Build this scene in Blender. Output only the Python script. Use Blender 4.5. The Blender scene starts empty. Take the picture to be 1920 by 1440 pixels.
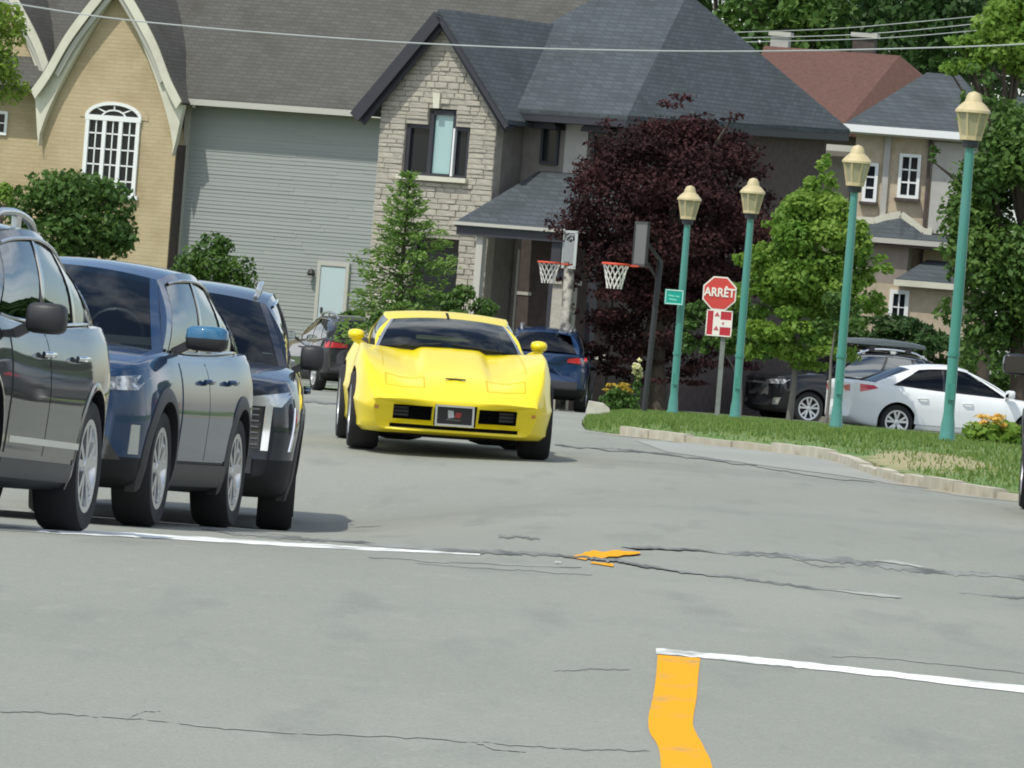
import bpy, bmesh, math, random
import numpy as np
from mathutils import Vector, Matrix
from mathutils.bvhtree import BVHTree
random.seed(11)
rng = np.random.default_rng(11)
SC = bpy.context.scene
COL = SC.collection
R = math.radians

# ------------------------------------------------------------------ camera
FPX = 14000.0                     # focal length in photo pixels (1920 wide)
CAM = Vector((0.0, 0.0, 1.6))
PITCH, ROLL = math.atan(214 / FPX), R(4.5)
_fw = Vector((0, math.cos(PITCH), -math.sin(PITCH)))
_up = Vector((0, math.sin(PITCH), math.cos(PITCH)))
_rt = Vector((1, 0, 0))
R_IMG = _rt * math.cos(ROLL) + _up * math.sin(ROLL)
U_IMG = _up * math.cos(ROLL) - _rt * math.sin(ROLL)
cd = bpy.data.cameras.new('camera')
cd.sensor_width = 36.0
cd.lens = 36.0 * FPX / 1920.0
cd.clip_start = 1.0
cd.clip_end = 3000.0
cam = bpy.data.objects.new('camera', cd)
COL.objects.link(cam)
cam.matrix_world = Matrix(((R_IMG.x, U_IMG.x, -_fw.x, CAM.x), (R_IMG.y, U_IMG.y, -_fw.y, CAM.y), (R_IMG.z, U_IMG.z, -_fw.z, CAM.z), (0, 0, 0, 1)))
SC.camera = cam

# ------------------------------------------------------------------ sky and sun
SUN = Vector((-0.42, -0.50, 1.05)).normalized()
W = bpy.data.worlds.new('World')
SC.world = W
W.use_nodes = True
nt = W.node_tree
bg = nt.nodes['Background']
sky = nt.nodes.new('ShaderNodeTexSky')
sky.sky_type = 'NISHITA'
sky.sun_disc = False
sky.sun_elevation = math.asin(SUN.z)
sky.sun_rotation = math.atan2(SUN.x, SUN.y)
tc = nt.nodes.new('ShaderNodeTexCoord')
cn = nt.nodes.new('ShaderNodeTexNoise')
cn.inputs['Scale'].default_value = 2.6
cn.inputs['Detail'].default_value = 7.0
cn.inputs['Roughness'].default_value = 0.55
cr = nt.nodes.new('ShaderNodeValToRGB')
cr.color_ramp.elements[0].position = 0.47
cr.color_ramp.elements[1].position = 0.62
cm = nt.nodes.new('ShaderNodeMix')
cm.data_type = 'RGBA'
nt.links.new(tc.outputs['Generated'], cn.inputs['Vector'])
nt.links.new(cn.outputs['Fac'], cr.inputs['Fac'])
nt.links.new(cr.outputs['Color'], cm.inputs[0])
nt.links.new(sky.outputs['Color'], cm.inputs[6])
cm.inputs[7].default_value = (8.6, 8.8, 9.0, 1)
nt.links.new(cm.outputs[2], bg.inputs['Color'])
bg.inputs['Strength'].default_value = 0.14
sl = bpy.data.lights.new('sun', 'SUN')
sl.energy = 3.0
sl.angle = R(0.6)
sl.color = (1.0, 0.965, 0.87)
so = bpy.data.objects.new('sun', sl)
so.rotation_euler = SUN.to_track_quat('Z', 'Y').to_euler()
COL.objects.link(so)
vs = SC.view_settings
vs.view_transform = 'Standard'
vs.look = 'None'
vs.exposure = 0.12
vs.gamma = 1.0
vs.use_curve_mapping = False
SC.cycles.max_bounces = 8
SC.cycles.transparent_max_bounces = 16
SC.cycles.use_denoising = True
SC.cycles.filter_width = 1.9

# ------------------------------------------------------------------ terrain and pixel helpers
def sst(a, b, v):
    t = min(1.0, max(0.0, (v - a) / (b - a)))
    return t * t * (3 - 2 * t)

DIP_Y = [38.5, 40, 41.2, 46, 48.6, 51.5, 55, 60, 65, 68]
DIP_Z = [0, -.012, -.04, -.15, -.215, -.315, -.33, -.16, -.02, 0]
def tz(x, y):
    z = 0.10 * (1 - sst(36.3, 42.0, y))
    z += float(np.interp(y, DIP_Y, DIP_Z)) * sst(-1.0, 1.5, -x)
    d = y - 78.0
    z -= 0.016 * (0.5 * (d + math.sqrt(d * d + 60.0)))
    z += 0.016 * 0.5 * (-78 + math.sqrt(78 * 78 + 60.0)) if y < 0 else 0
    return z

def ray(px, py):
    return _fw + R_IMG * ((px - 960) / FPX) - U_IMG * ((py - 720) / FPX)

def at(px, py, Y):
    d = ray(px, py)
    return CAM + d * ((Y - CAM.y) / d.y)

def gpx(px, py, lift=0.0):
    d = ray(px, py)
    y = 18.0
    while y < 320:
        p = CAM + d * (y / d.y)
        if p.z <= tz(p.x, p.y) + lift:
            return p
        y += 0.05
    return p

def gx(px, Y):
    """x of the ground point that shows at column px at distance Y"""
    py = 800.0
    for _ in range(6):
        p = at(px, py, Y)
        py += (p.z - tz(p.x, Y)) * FPX / Y
    return p.x

# ------------------------------------------------------------------ materials
MATS = {}
def mat(name, col, rough=0.6, metal=0.0, coat=0.0, noise=None, col2=None, bump=None, rand=None, spec=0.5, stretch=None, emit=None, trans=None):
    """noise=(scale, detail, lo, hi) mixes col->col2; bump=(scale, strength, distance); rand = second colour by object random"""
    if name in MATS:
        return MATS[name]
    m = bpy.data.materials.new(name)
    m.use_nodes = True
    n = m.node_tree
    b = n.nodes['Principled BSDF']
    b.inputs['Base Color'].default_value = (*col, 1)
    b.inputs['Roughness'].default_value = rough
    b.inputs['Metallic'].default_value = metal
    b.inputs['Coat Weight'].default_value = coat
    b.inputs['Coat Roughness'].default_value = 0.04
    b.inputs['Specular IOR Level'].default_value = spec
    t = n.nodes.new('ShaderNodeTexCoord')
    vec = t.outputs['Object']
    if stretch:
        mp = n.nodes.new('ShaderNodeMapping')
        mp.inputs['Scale'].default_value = stretch
        n.links.new(vec, mp.inputs['Vector'])
        vec = mp.outputs['Vector']
    out = None
    if rand:
        oi = n.nodes.new('ShaderNodeObjectInfo')
        mx = n.nodes.new('ShaderNodeMix')
        mx.data_type = 'RGBA'
        n.links.new(oi.outputs['Random'], mx.inputs[0])
        mx.inputs[6].default_value = (*col, 1)
        mx.inputs[7].default_value = (*rand, 1)
        out = mx.outputs[2]
    if noise:
        ns = n.nodes.new('ShaderNodeTexNoise')
        ns.inputs['Scale'].default_value = noise[0]
        ns.inputs['Detail'].default_value = noise[1]
        n.links.new(vec, ns.inputs['Vector'])
        rp = n.nodes.new('ShaderNodeMapRange')
        rp.inputs['From Min'].default_value = noise[2]
        rp.inputs['From Max'].default_value = noise[3]
        n.links.new(ns.outputs['Fac'], rp.inputs['Value'])
        mx = n.nodes.new('ShaderNodeMix')
        mx.data_type = 'RGBA'
        n.links.new(rp.outputs[0], mx.inputs[0])
        mx.inputs[6].default_value = (*col, 1)
        if out is not None:
            n.links.new(out, mx.inputs[6])
        mx.inputs[7].default_value = (*(col2 or tuple(c * 0.7 for c in col)), 1)
        out = mx.outputs[2]
    if out is not None:
        n.links.new(out, b.inputs['Base Color'])
    if bump:
        ns = n.nodes.new('ShaderNodeTexNoise')
        ns.inputs['Scale'].default_value = bump[0]
        ns.inputs['Detail'].default_value = 4
        n.links.new(vec, ns.inputs['Vector'])
        bp = n.nodes.new('ShaderNodeBump')
        bp.inputs['Strength'].default_value = bump[1]
        bp.inputs['Distance'].default_value = bump[2]
        n.links.new(ns.outputs['Fac'], bp.inputs['Height'])
        n.links.new(bp.outputs['Normal'], b.inputs['Normal'])
    if emit:
        b.inputs['Emission Color'].default_value = (*emit[:3], 1)
        b.inputs['Emission Strength'].default_value = emit[3]
    if trans:
        b.inputs['Transmission Weight'].default_value = trans
    MATS[name] = m
    return m

def glass(name, tint, refl=1.0, ior=1.85):
    if name in MATS:
        return MATS[name]
    m = bpy.data.materials.new(name)
    m.use_nodes = True
    n = m.node_tree
    n.nodes.remove(n.nodes['Principled BSDF'])
    o = n.nodes['Material Output']
    tr = n.nodes.new('ShaderNodeBsdfTransparent')
    tr.inputs['Color'].default_value = (*tint, 1)
    gl = n.nodes.new('ShaderNodeBsdfGlossy')
    gl.inputs['Roughness'].default_value = 0.015
    gl.inputs['Color'].default_value = (0.93 * refl, 0.97 * refl, 0.98 * refl, 1)
    fr = n.nodes.new('ShaderNodeFresnel')
    fr.inputs['IOR'].default_value = ior
    mx = n.nodes.new('ShaderNodeMixShader')
    n.links.new(fr.outputs[0], mx.inputs[0])
    n.links.new(tr.outputs[0], mx.inputs[1])
    n.links.new(gl.outputs[0], mx.inputs[2])
    n.links.new(mx.outputs[0], o.inputs['Surface'])
    MATS[name] = m
    return m

def leafmat(name, c1, c2, transl=0.35, rough=0.55):
    if name in MATS:
        return MATS[name]
    m = bpy.data.materials.new(name)
    m.use_nodes = True
    n = m.node_tree
    b = n.nodes['Principled BSDF']
    b.inputs['Roughness'].default_value = rough
    b.inputs['Specular IOR Level'].default_value = 0.3
    a = n.nodes.new('ShaderNodeAttribute')
    a.attribute_name = 'tint'
    mx = n.nodes.new('ShaderNodeMix')
    mx.data_type = 'RGBA'
    n.links.new(a.outputs['Fac'], mx.inputs[0])
    mx.inputs[6].default_value = (*c1, 1)
    mx.inputs[7].default_value = (*c2, 1)
    n.links.new(mx.outputs[2], b.inputs['Base Color'])
    tl = n.nodes.new('ShaderNodeBsdfTranslucent')
    n.links.new(mx.outputs[2], tl.inputs['Color'])
    ms = n.nodes.new('ShaderNodeMixShader')
    ms.inputs[0].default_value = transl
    n.links.new(b.outputs[0], ms.inputs[1])
    n.links.new(tl.outputs[0], ms.inputs[2])
    n.links.new(ms.outputs[0], n.nodes['Material Output'].inputs['Surface'])
    MATS[name] = m
    return m

# ------------------------------------------------------------------ mesh helpers
class MB:
    """collects shapes; build() links them as one mesh object"""
    def __init__(s):
        s.v, s.f, s.m = [], [], []
    def add(s, verts, faces, mi=0):
        o = len(s.v)
        s.v += [tuple(p) for p in verts]
        s.f += [tuple(i + o for i in f) for f in faces]
        s.m += [mi] * len(faces)
        return s
    def box(s, c, d, rot=None, mi=0, taper=1.0):
        x, y, z = d[0] / 2, d[1] / 2, d[2] / 2
        pts = [Vector((sx * x * (taper if sz > 0 else 1), sy * y * (taper if sz > 0 else 1), sz * z)) for sz in (-1, 1) for sy in (-1, 1) for sx in (-1, 1)]
        if rot is not None:
            pts = [rot @ p for p in pts]
        pts = [p + Vector(c) for p in pts]
        return s.add(pts, [(0, 2, 3, 1), (4, 5, 7, 6), (0, 1, 5, 4), (2, 6, 7, 3), (0, 4, 6, 2), (1, 3, 7, 5)], mi)
    def bar(s, a, b, w, h=None, up=(0, 0, 1), mi=0):
        a, b = Vector(a), Vector(b)
        d = b - a
        L = d.length
        d.normalize()
        u = Vector(up)
        sd = d.cross(u)
        if sd.length < 1e-4:
            sd = d.cross(Vector((1, 0, 0)))
        sd.normalize()
        u = sd.cross(d)
        rot = Matrix((sd, d, u)).transposed()
        return s.box((a + b) / 2, (w, L, h or w), rot, mi)
    def tube(s, pts, rad, n=8, mi=0, caps=True):
        pts = [Vector(p) for p in pts]
        if not hasattr(rad, '__len__'):
            rad = [rad] * len(pts)
        base = len(s.v)
        vs_, fs_ = [], []
        prev = None
        for i, p in enumerate(pts):
            d = (pts[min(i + 1, len(pts) - 1)] - pts[max(i - 1, 0)]).normalized()
            if prev is None:
                a = d.cross(Vector((0, 0, 1)))
                if a.length < 1e-3:
                    a = d.cross(Vector((1, 0, 0)))
            else:
                a = prev - d * prev.dot(d)
            a.normalize()
            prev = a
            b = d.cross(a)
            for k in range(n):
                t = 2 * math.pi * k / n
                vs_.append(p + (a * math.cos(t) + b * math.sin(t)) * rad[i])
        for i in range(len(pts) - 1):
            for k in range(n):
                fs_.append((i * n + k, i * n + (k + 1) % n, (i + 1) * n + (k + 1) % n, (i + 1) * n + k))
        if caps:
            fs_.append(tuple(range(n))[::-1])
            fs_.append(tuple((len(pts) - 1) * n + k for k in range(n)))
        return s.add(vs_, fs_, mi)
    def lathe(s, prof, n=16, axis='z', c=(0, 0, 0), mi=0, closed=False):
        vs_, fs_ = [], []
        for (r, h) in prof:
            for k in range(n):
                t = 2 * math.pi * (k + 0.5) / n
                a, b = r * math.cos(t), r * math.sin(t)
                p = (a, b, h) if axis == 'z' else (a, h, b)
                vs_.append(Vector(p) + Vector(c))
        m_ = len(prof)
        for i in range(m_ if closed else m_ - 1):
            j = (i + 1) % m_
            for k in range(n):
                q = (i * n + k, i * n + (k + 1) % n, j * n + (k + 1) % n, j * n + k)
                fs_.append(q if axis == 'z' else q[::-1])
        return s.add(vs_, fs_, mi)
    def prism(s, poly, d, mi=0):
        """poly: list of 3D points of a planar outline, d: extrusion vector"""
        n = len(poly)
        p = [Vector(q) for q in poly]
        d = Vector(d)
        return s.add(p + [q + d for q in p], [tuple(range(n)), tuple(range(n, 2 * n))[::-1]] + [((i + 1) % n, i, n + i, n + (i + 1) % n) for i in range(n)], mi)
    def grid(s, P, mi=0, flip=False):
        a, b = len(P), len(P[0])
        fs_ = []
        for i in range(a - 1):
            for j in range(b - 1):
                q = (i * b + j, i * b + j + 1, (i + 1) * b + j + 1, (i + 1) * b + j)
                fs_.append(q[::-1] if flip else q)
        return s.add([p for r in P for p in r], fs_, mi)
    def slab(s, P, th, mi=0):
        """grid with thickness along z-ish vector th"""
        a, b = len(P), len(P[0])
        Q = [[Vector(p) + Vector(th) for p in r] for r in P]
        s.grid(P, mi)
        s.grid(Q, mi, True)
        per = [(0, j) for j in range(b)] + [(i, b - 1) for i in range(1, a)] + [(a - 1, j) for j in range(b - 2, -1, -1)] + [(i, 0) for i in range(a - 2, 0, -1)]
        n = len(per)
        vs_ = [P[i][j] for i, j in per] + [Q[i][j] for i, j in per]
        s.add(vs_, [(i, n + i, n + (i + 1) % n, (i + 1) % n) for i in range(n)], mi)
        return s
    def mesh(s, name, mats, smooth=None, fix=True):
        me = bpy.data.meshes.new(name)
        me.from_pydata(s.v, [], s.f)
        for m_ in (mats if isinstance(mats, (list, tuple)) else [mats]):
            me.materials.append(m_)
        if len(me.materials) > 1:
            me.polygons.foreach_set('material_index', s.m)
        if fix:
            bm = bmesh.new()
            bm.from_mesh(me)
            bmesh.ops.recalc_face_normals(bm, faces=bm.faces)
            bm.to_mesh(me)
            bm.free()
        if smooth is not None:
            me.polygons.foreach_set('use_smooth', [True] * len(me.polygons))
            me.set_sharp_from_angle(angle=R(smooth))
        me.update()
        return me
    def build(s, name, mats, parent=None, smooth=None, fix=True):
        return link(name, s.mesh(name, mats, smooth, fix), parent)

def link(name, me, parent=None):
    o = bpy.data.objects.new(name, me)
    COL.objects.link(o)
    if parent is not None:
        o.parent = parent
    return o

def empty(name, loc=(0, 0, 0), rz=0.0, parent=None):
    o = bpy.data.objects.new(name, None)
    o.empty_display_size = 0.2
    o.location = loc
    o.rotation_euler = (0, 0, rz)
    COL.objects.link(o)
    if parent is not None:
        o.parent = parent
    return o

def tag(o, label=None, cat=None, group=None, kind=None):
    if label:
        o['label'] = label
    if cat:
        o['category'] = cat
    if group:
        o['group'] = group
    if kind:
        o['kind'] = kind
    return o

def text_mesh(body, size, m, extrude=0.004, bold=0.0):
    c = bpy.data.curves.new('lettering', 'FONT')
    c.body = body
    c.size = size
    c.extrude = extrude
    c.offset = bold
    c.align_x = 'CENTER'
    c.align_y = 'CENTER'
    o = bpy.data.objects.new('lettering', c)
    COL.objects.link(o)
    dg = bpy.context.evaluated_depsgraph_get()
    me = bpy.data.meshes.new_from_object(o.evaluated_get(dg))
    bpy.data.objects.remove(o)
    me.materials.clear()
    me.materials.append(m)
    return me

def pchip(xs, ys):
    xs, ys = np.array(xs, float), np.array(ys, float)
    if xs[0] > xs[-1]:
        xs, ys = xs[::-1], ys[::-1]
    h = np.diff(xs)
    d = np.diff(ys) / h
    m = np.zeros(len(xs))
    for i in range(1, len(xs) - 1):
        if d[i - 1] * d[i] > 0:
            w1, w2 = 2 * h[i] + h[i - 1], h[i] + 2 * h[i - 1]
            m[i] = (w1 + w2) / (w1 / d[i - 1] + w2 / d[i])
    m[0], m[-1] = d[0], d[-1]
    def f(x):
        x = min(max(x, xs[0]), xs[-1])
        i = min(max(int(np.searchsorted(xs, x)) - 1, 0), len(h) - 1)
        t = (x - xs[i]) / h[i]
        return float((1 + 2 * t) * (1 - t) ** 2 * ys[i] + t * (1 - t) ** 2 * h[i] * m[i] + t * t * (3 - 2 * t) * ys[i + 1] + t * t * (t - 1) * h[i] * m[i + 1])
    return f

def catmull(pts, k):
    """dense open Catmull-Rom through 2D/3D points, k segments each"""
    P = [np.array(p, float) for p in pts]
    P = [2 * P[0] - P[1]] + P + [2 * P[-1] - P[-2]]
    out = []
    for i in range(1, len(P) - 2):
        for j in range(k):
            t = j / k
            out.append(0.5 * (2 * P[i] + (P[i + 1] - P[i - 1]) * t + (2 * P[i - 1] - 5 * P[i] + 4 * P[i + 1] - P[i + 2]) * t * t + (3 * P[i] - P[i - 1] - 3 * P[i + 1] + P[i + 2]) * t ** 3))
    out.append(P[-2])
    return out

# ================================================================== the setting
def asphalt_mat():
    m = mat('asphalt', (0.235, 0.245, 0.22), 0.88, spec=0.25)
    n = m.node_tree
    b = n.nodes['Principled BSDF']
    t = n.nodes['Texture Coordinate'] if 'Texture Coordinate' in n.nodes else n.nodes.new('ShaderNodeTexCoord')
    def noise(scale, det, sx=1.0, sy=1.0):
        mp = n.nodes.new('ShaderNodeMapping')
        mp.inputs['Scale'].default_value = (sx, sy, 1)
        n.links.new(t.outputs['Object'], mp.inputs['Vector'])
        q = n.nodes.new('ShaderNodeTexNoise')
        q.inputs['Scale'].default_value = scale
        q.inputs['Detail'].default_value = det
        n.links.new(mp.outputs['Vector'], q.inputs['Vector'])
        return q.outputs['Fac']
    def mix(a, c, fac, lo, hi):
        rp = n.nodes.new('ShaderNodeMapRange')
        rp.inputs['From Min'].default_value = lo
        rp.inputs['From Max'].default_value = hi
        n.links.new(fac, rp.inputs['Value'])
        mx = n.nodes.new('ShaderNodeMix')
        mx.data_type = 'RGBA'
        n.links.new(rp.outputs[0], mx.inputs[0])
        if isinstance(a, tuple):
            mx.inputs[6].default_value = (*a, 1)
        else:
            n.links.new(a, mx.inputs[6])
        mx.inputs[7].default_value = (*c, 1)
        return mx.outputs[2]
    c = mix((0.240, 0.252, 0.214), (0.300, 0.310, 0.266), noise(0.22, 6, 1.0, 0.35), 0.32, 0.68)
    c = mix(c, (0.205, 0.217, 0.195), noise(0.09, 6, 0.35, 1.6), 0.58, 0.74)
    c = mix(c, (0.32, 0.325, 0.282), noise(7.0, 3, 1, 0.25), 0.58, 0.95)
    c = mix(c, (0.19, 0.20, 0.178), noise(2.6, 6, 1.0, 0.16), 0.55, 0.85)
    c = mix(c, (0.36, 0.365, 0.335), noise(48, 2, 1, .7), 0.60, 0.85)
    c = mix(c, (0.15, 0.155, 0.14), noise(90, 2), 0.54, 0.78)
    n.links.new(c, b.inputs['Base Color'])
    bp = n.nodes.new('ShaderNodeBump')
    bp.inputs['Strength'].default_value = 0.35
    bp.inputs['Distance'].default_value = 0.01
    n.links.new(noise(110, 3), bp.inputs['Height'])
    n.links.new(bp.outputs['Normal'], b.inputs['Normal'])
    return m

def grass_mat():
    m = mat('lawn', (0.10, 0.19, 0.045), 0.9, noise=(1.3, 6, 0.35, 0.65), col2=(0.17, 0.225, 0.07), bump=(14, 0.8, 0.06))
    n = m.node_tree
    b = n.nodes['Principled BSDF']
    cur = b.inputs['Base Color'].links[0].from_socket
    t = [q for q in n.nodes if q.type == 'TEX_COORD'][0]
    # worn, dry strip of soil along the kerb corner
    sep = n.nodes.new('ShaderNodeMapping')
    sep.inputs['Location'].default_value = (-4.05, -71.5, 0)
    n.links.new(t.outputs['Object'], sep.inputs['Vector'])
    sc = n.nodes.new('ShaderNodeMapping')
    sc.inputs['Scale'].default_value = (1.1, 0.16, 0)
    n.links.new(sep.outputs[0], sc.inputs['Vector'])
    ln = n.nodes.new('ShaderNodeVectorMath')
    ln.operation = 'LENGTH'
    n.links.new(sc.outputs[0], ln.inputs[0])
    ns = n.nodes.new('ShaderNodeTexNoise')
    ns.inputs['Scale'].default_value = 2.2
    ns.inputs['Detail'].default_value = 5
    n.links.new(t.outputs['Object'], ns.inputs['Vector'])
    ad = n.nodes.new('ShaderNodeMath')
    ad.operation = 'ADD'
    n.links.new(ln.outputs['Value'], ad.inputs[0])
    n.links.new(ns.outputs['Fac'], ad.inputs[1])
    rp = n.nodes.new('ShaderNodeMapRange')
    rp.inputs['From Min'].default_value = 1.0
    rp.inputs['From Max'].default_value = 1.25
    rp.inputs['To Min'].default_value = 1.0
    rp.inputs['To Max'].default_value = 0.0
    n.links.new(ad.outputs[0], rp.inputs['Value'])
    mx = n.nodes.new('ShaderNodeMix')
    mx.data_type = 'RGBA'
    n.links.new(rp.outputs[0], mx.inputs[0])
    n.links.new(cur, mx.inputs[6])
    mx.inputs[7].default_value = (0.34, 0.30, 0.16, 1)
    n.links.new(mx.outputs[2], b.inputs['Base Color'])
    return m

M_ASPH, M_LAWN = asphalt_mat(), grass_mat()
M_EARTH = mat('earth', (0.10, 0.15, 0.05), 0.95, noise=(0.4, 5, 0.4, 0.6), col2=(0.15, 0.17, 0.08))
M_WHITE_LINE = mat('road_paint_white', (0.80, 0.82, 0.78), 0.6, noise=(5, 7, 0.50, 0.68), col2=(0.34, 0.35, 0.32), stretch=(1, 0.4, 1), spec=.1)
M_YEL_LINE = mat('road_paint_yellow', (0.78, 0.355, 0.012), 0.85, noise=(7, 7, 0.56, 0.80), col2=(0.42, 0.29, 0.11), stretch=(1, 0.3, 1), spec=.08)
M_TAR_SHADE = mat('tar', (0.085, 0.09, 0.083), 0.8, noise=(2.0, 7, 0.38, 0.60), col2=(0.25, 0.26, 0.235), stretch=(1.6, 0.3, 1))
M_CRACK = mat('crack_fill', (0.19, 0.197, 0.178), 0.88, noise=(1.4, 7, 0.34, 0.52), col2=(0.275, 0.286, 0.253), stretch=(1.6, 0.3, 1))
M_STAIN = mat('road_patch', (0.215, 0.226, 0.20), 0.9, noise=(1.0, 6, 0.35, 0.6), col2=(0.26, 0.272, 0.24), stretch=(0.5, 0.6, 1))
M_KERB = mat('kerb_concrete', (0.46, 0.43, 0.34), 0.9, noise=(3, 5, 0.4, 0.7), col2=(0.30, 0.26, 0.18), rand=(0.56, 0.53, 0.43))
M_SCUFF = mat('worn_white_paint', (0.42, 0.435, 0.40), 0.85, noise=(4, 6, .4, .65), col2=(.29, .30, .265), stretch=(1, .4, 1), spec=.1)
M_APRON = mat('concrete_apron', (0.315, 0.325, 0.29), 0.9, noise=(0.9, 7, 0.35, 0.65), col2=(0.275, 0.285, 0.25), stretch=(1, .3, 1))
M_GRIT = mat('gutter_grit', (0.36, 0.31, 0.22), 0.95, noise=(2.2, 7, 0.40, 0.60), col2=(0.27, 0.275, 0.245), stretch=(1, .5, 1))

ys_ = [-60, -20, 0, 10, 20, 28, 34] + [34 + 0.75 * i for i in range(1, 45)] + [70 + 3 * i for i in range(0, 40)] + [200, 240, 300, 400, 600, 1000, 1600]
xs_ = [-800, -300, -120, -60, -40, -25, -15, -10, -7, -5, -4, -3, -2.4, -1.8, -1.2, -0.7, -0.2, 0.4, 1, 2, 3, 4, 6, 8, 12, 18, 26, 40, 60, 120, 300, 800]
g = MB()
g.grid([[(x, y, tz(x, y) - 0.06) for x in xs_] for y in ys_])
tag(g.build('ground', M_EARTH, smooth=40), kind='structure')

# edge of the carriageway on the right: kerb corner, then straight on
edge_pts = [(40, 14.0), (50, 8.2), (56, 7.6), (60, 6.3), (62.3, 4.9), (63.4, 4.27), (65, 3.86), (69, 3.50), (73, 3.42), (75.5, 3.1), (77, 2.55), (78.3, 1.9), (80, 1.34), (83.5, 0.86), (92, 0.90), (110, 1.10), (130, 1.32), (150, 1.6), (174, 1.9)]
xr = pchip([p[0] for p in edge_pts], [p[1] for p in edge_pts])
rows = [12, 16, 20, 24, 28, 31, 34] + [34 + 0.75 * i for i in range(1, 40)] + [63.5 + 0.5 * i for i in range(0, 44)] + [86 + 2 * i for i in range(0, 44)]
def xcols(x1):
    base = [-60, -40, -25, -15, -10, -7, -5, -4, -3.2, -2.6, -2.1, -1.7, -1.3, -0.9, -0.5, -0.1, 0.3]
    n_ = 10
    return base + [0.3 + (x1 - 0.3) * (i / n_) for i in range(1, n_ + 1)]
g = MB()
g.grid([[(x, y, tz(x, y)) for x in xcols(max(0.5, xr(y)) if y > 38 else 14 + (38 - y) * 4)] for y in rows])
road = tag(g.build('road', M_ASPH, smooth=40), kind='structure')
def verge_h(y, dx):
    k = sst(79.0, 81.0, y)
    if dx < .02:
        return -.08
    return (0.055 + 0.06 * sst(.05, .5, dx) + 0.04 * sst(0, 3, dx)) * ((1 - k) + k * sst(-.1, .8, dx)) + .006
g = MB()
vx = [.015, .03, 0.2, 0.4, 0.9, 1.6, 2.5, 4, 6, 9, 13, 18, 26, 40, 70]
g.grid([[(xr(y) + 0.02 + dx, y, tz(xr(y) + dx, y) + verge_h(y, dx)) for dx in vx] for y in [40 + 1.0 * i for i in range(0, 135)]])
verge = tag(g.build('grass_verge', M_LAWN, smooth=40), kind='structure')
# lot where the black and the white car stand, behind the lamps
g = MB()
g.grid([[(x, y, tz(x, y) + 0.18) for x in (3.6, 6, 9, 12, 16, 24)] for y in (131, 136, 142, 150, 158, 166, 172)])
tag(g.build('parking_lot', M_ASPH, smooth=40), kind='structure')
# front lawns of the houses
g = MB()
g.grid([[(x, y, tz(x, y) + 0.05) for x in (-60, -30, -15, -8, -4, 0, 4, 10, 20, 40, 70)] for y in (173, 180, 190, 205, 230)])
tag(g.build('front_lawn', M_LAWN, smooth=40), kind='structure')

# kerb stones round the corner
kerb = empty('kerb')
tag(kerb, kind='structure')
kp, y = [], 57.0
pts_k = [Vector((xr(57 + 0.1 * i), 57 + 0.1 * i, 0)) for i in range(0, 232)]
cur, acc, start = [pts_k[0]], 0.0, pts_k[0]
seglen = 0.95
segs, k0 = [], 0
for i in range(1, len(pts_k)):
    acc += (pts_k[i] - pts_k[i - 1]).length
    if acc >= seglen:
        segs.append((pts_k[k0], pts_k[i]))
        k0, acc = i, 0.0
for a, b in segs:
    mid = (a + b) / 2
    d = b - a
    L = d.length
    bmk = MB()
    bmk.add([(-L / 2 + .008, -.0, -.1), (L / 2 - .008, 0, -.1), (L / 2 - .008, .16, -.1), (-L / 2 + .008, .16, -.1), (-L / 2 + .008, 0.02, .105), (L / 2 - .008, .02, .105), (L / 2 - .008, .05, .14), (-L / 2 + .008, .05, .14), (L / 2 - .008, .16, .14), (-L / 2 + .008, .16, .14)],
            [(0, 1, 5, 4), (4, 5, 6, 7), (7, 6, 8, 9), (3, 9, 8, 2), (0, 4, 7, 9, 3), (1, 2, 8, 6, 5), (0, 3, 2, 1)])
    o = bmk.build('kerb_stone', M_KERB, kerb)
    o.location = (mid.x, mid.y, tz(mid.x, mid.y) - .055 + random.uniform(-.03, .02))
    o.rotation_euler = (0, 0, math.atan2(d.y, d.x) + math.pi + random.uniform(-.03, .03))
    # keep the stone's back to the grass side
    o.rotation_euler[2] += math.pi

def ribbon(name, pts, wid, m, lift=0.004, jit=0.0, sub=6):
    """painted or poured strip on the road: centre line given by where it lies on the ground"""
    P = catmull(pts, sub) if len(pts) > 2 else [np.array(pts[0], float) + (np.array(pts[1], float) - np.array(pts[0], float)) * (i / sub) for i in range(sub + 1)]
    n_ = len(P)
    top, bot, walk = [], [], [0.0]
    for i, p in enumerate(P):
        w = wid if not hasattr(wid, '__len__') else float(np.interp(i / (n_ - 1), np.linspace(0, 1, len(wid)), wid))
        w = max(0.5, w * (1 + jit * random.uniform(-1, 1)))
        s_ = jit * random.uniform(-.5, .5) * w
        if jit > .4:
            walk[0] = walk[0] * .85 + random.uniform(-1.1, 1.1)
            s_ += walk[0]
        for lst, sg in ((top, -1), (bot, 1)):
            q = gpx(p[0], p[1] + sg * w / 2 + s_)
            lst.append((q.x, q.y, tz(q.x, q.y) + lift * .32 + .0005 + .0035 * sst(42, 50, q.y)))
    g_ = MB()
    g_.grid([top, bot])
    return g_.build(name, m, road)

ribbon('stop_line', [(-420, 956), (0, 990), (300, 1007), (640, 1027), (900, 1041)], [9, 9, 8, 7, 2], M_WHITE_LINE, 0.008, 0.12, 12)
ribbon('stop_line', [(1230, 1222), (1420, 1240), (1640, 1263), (2200, 1325)], [10, 12, 11, 16], M_WHITE_LINE, 0.008, 0.10, 14)
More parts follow.
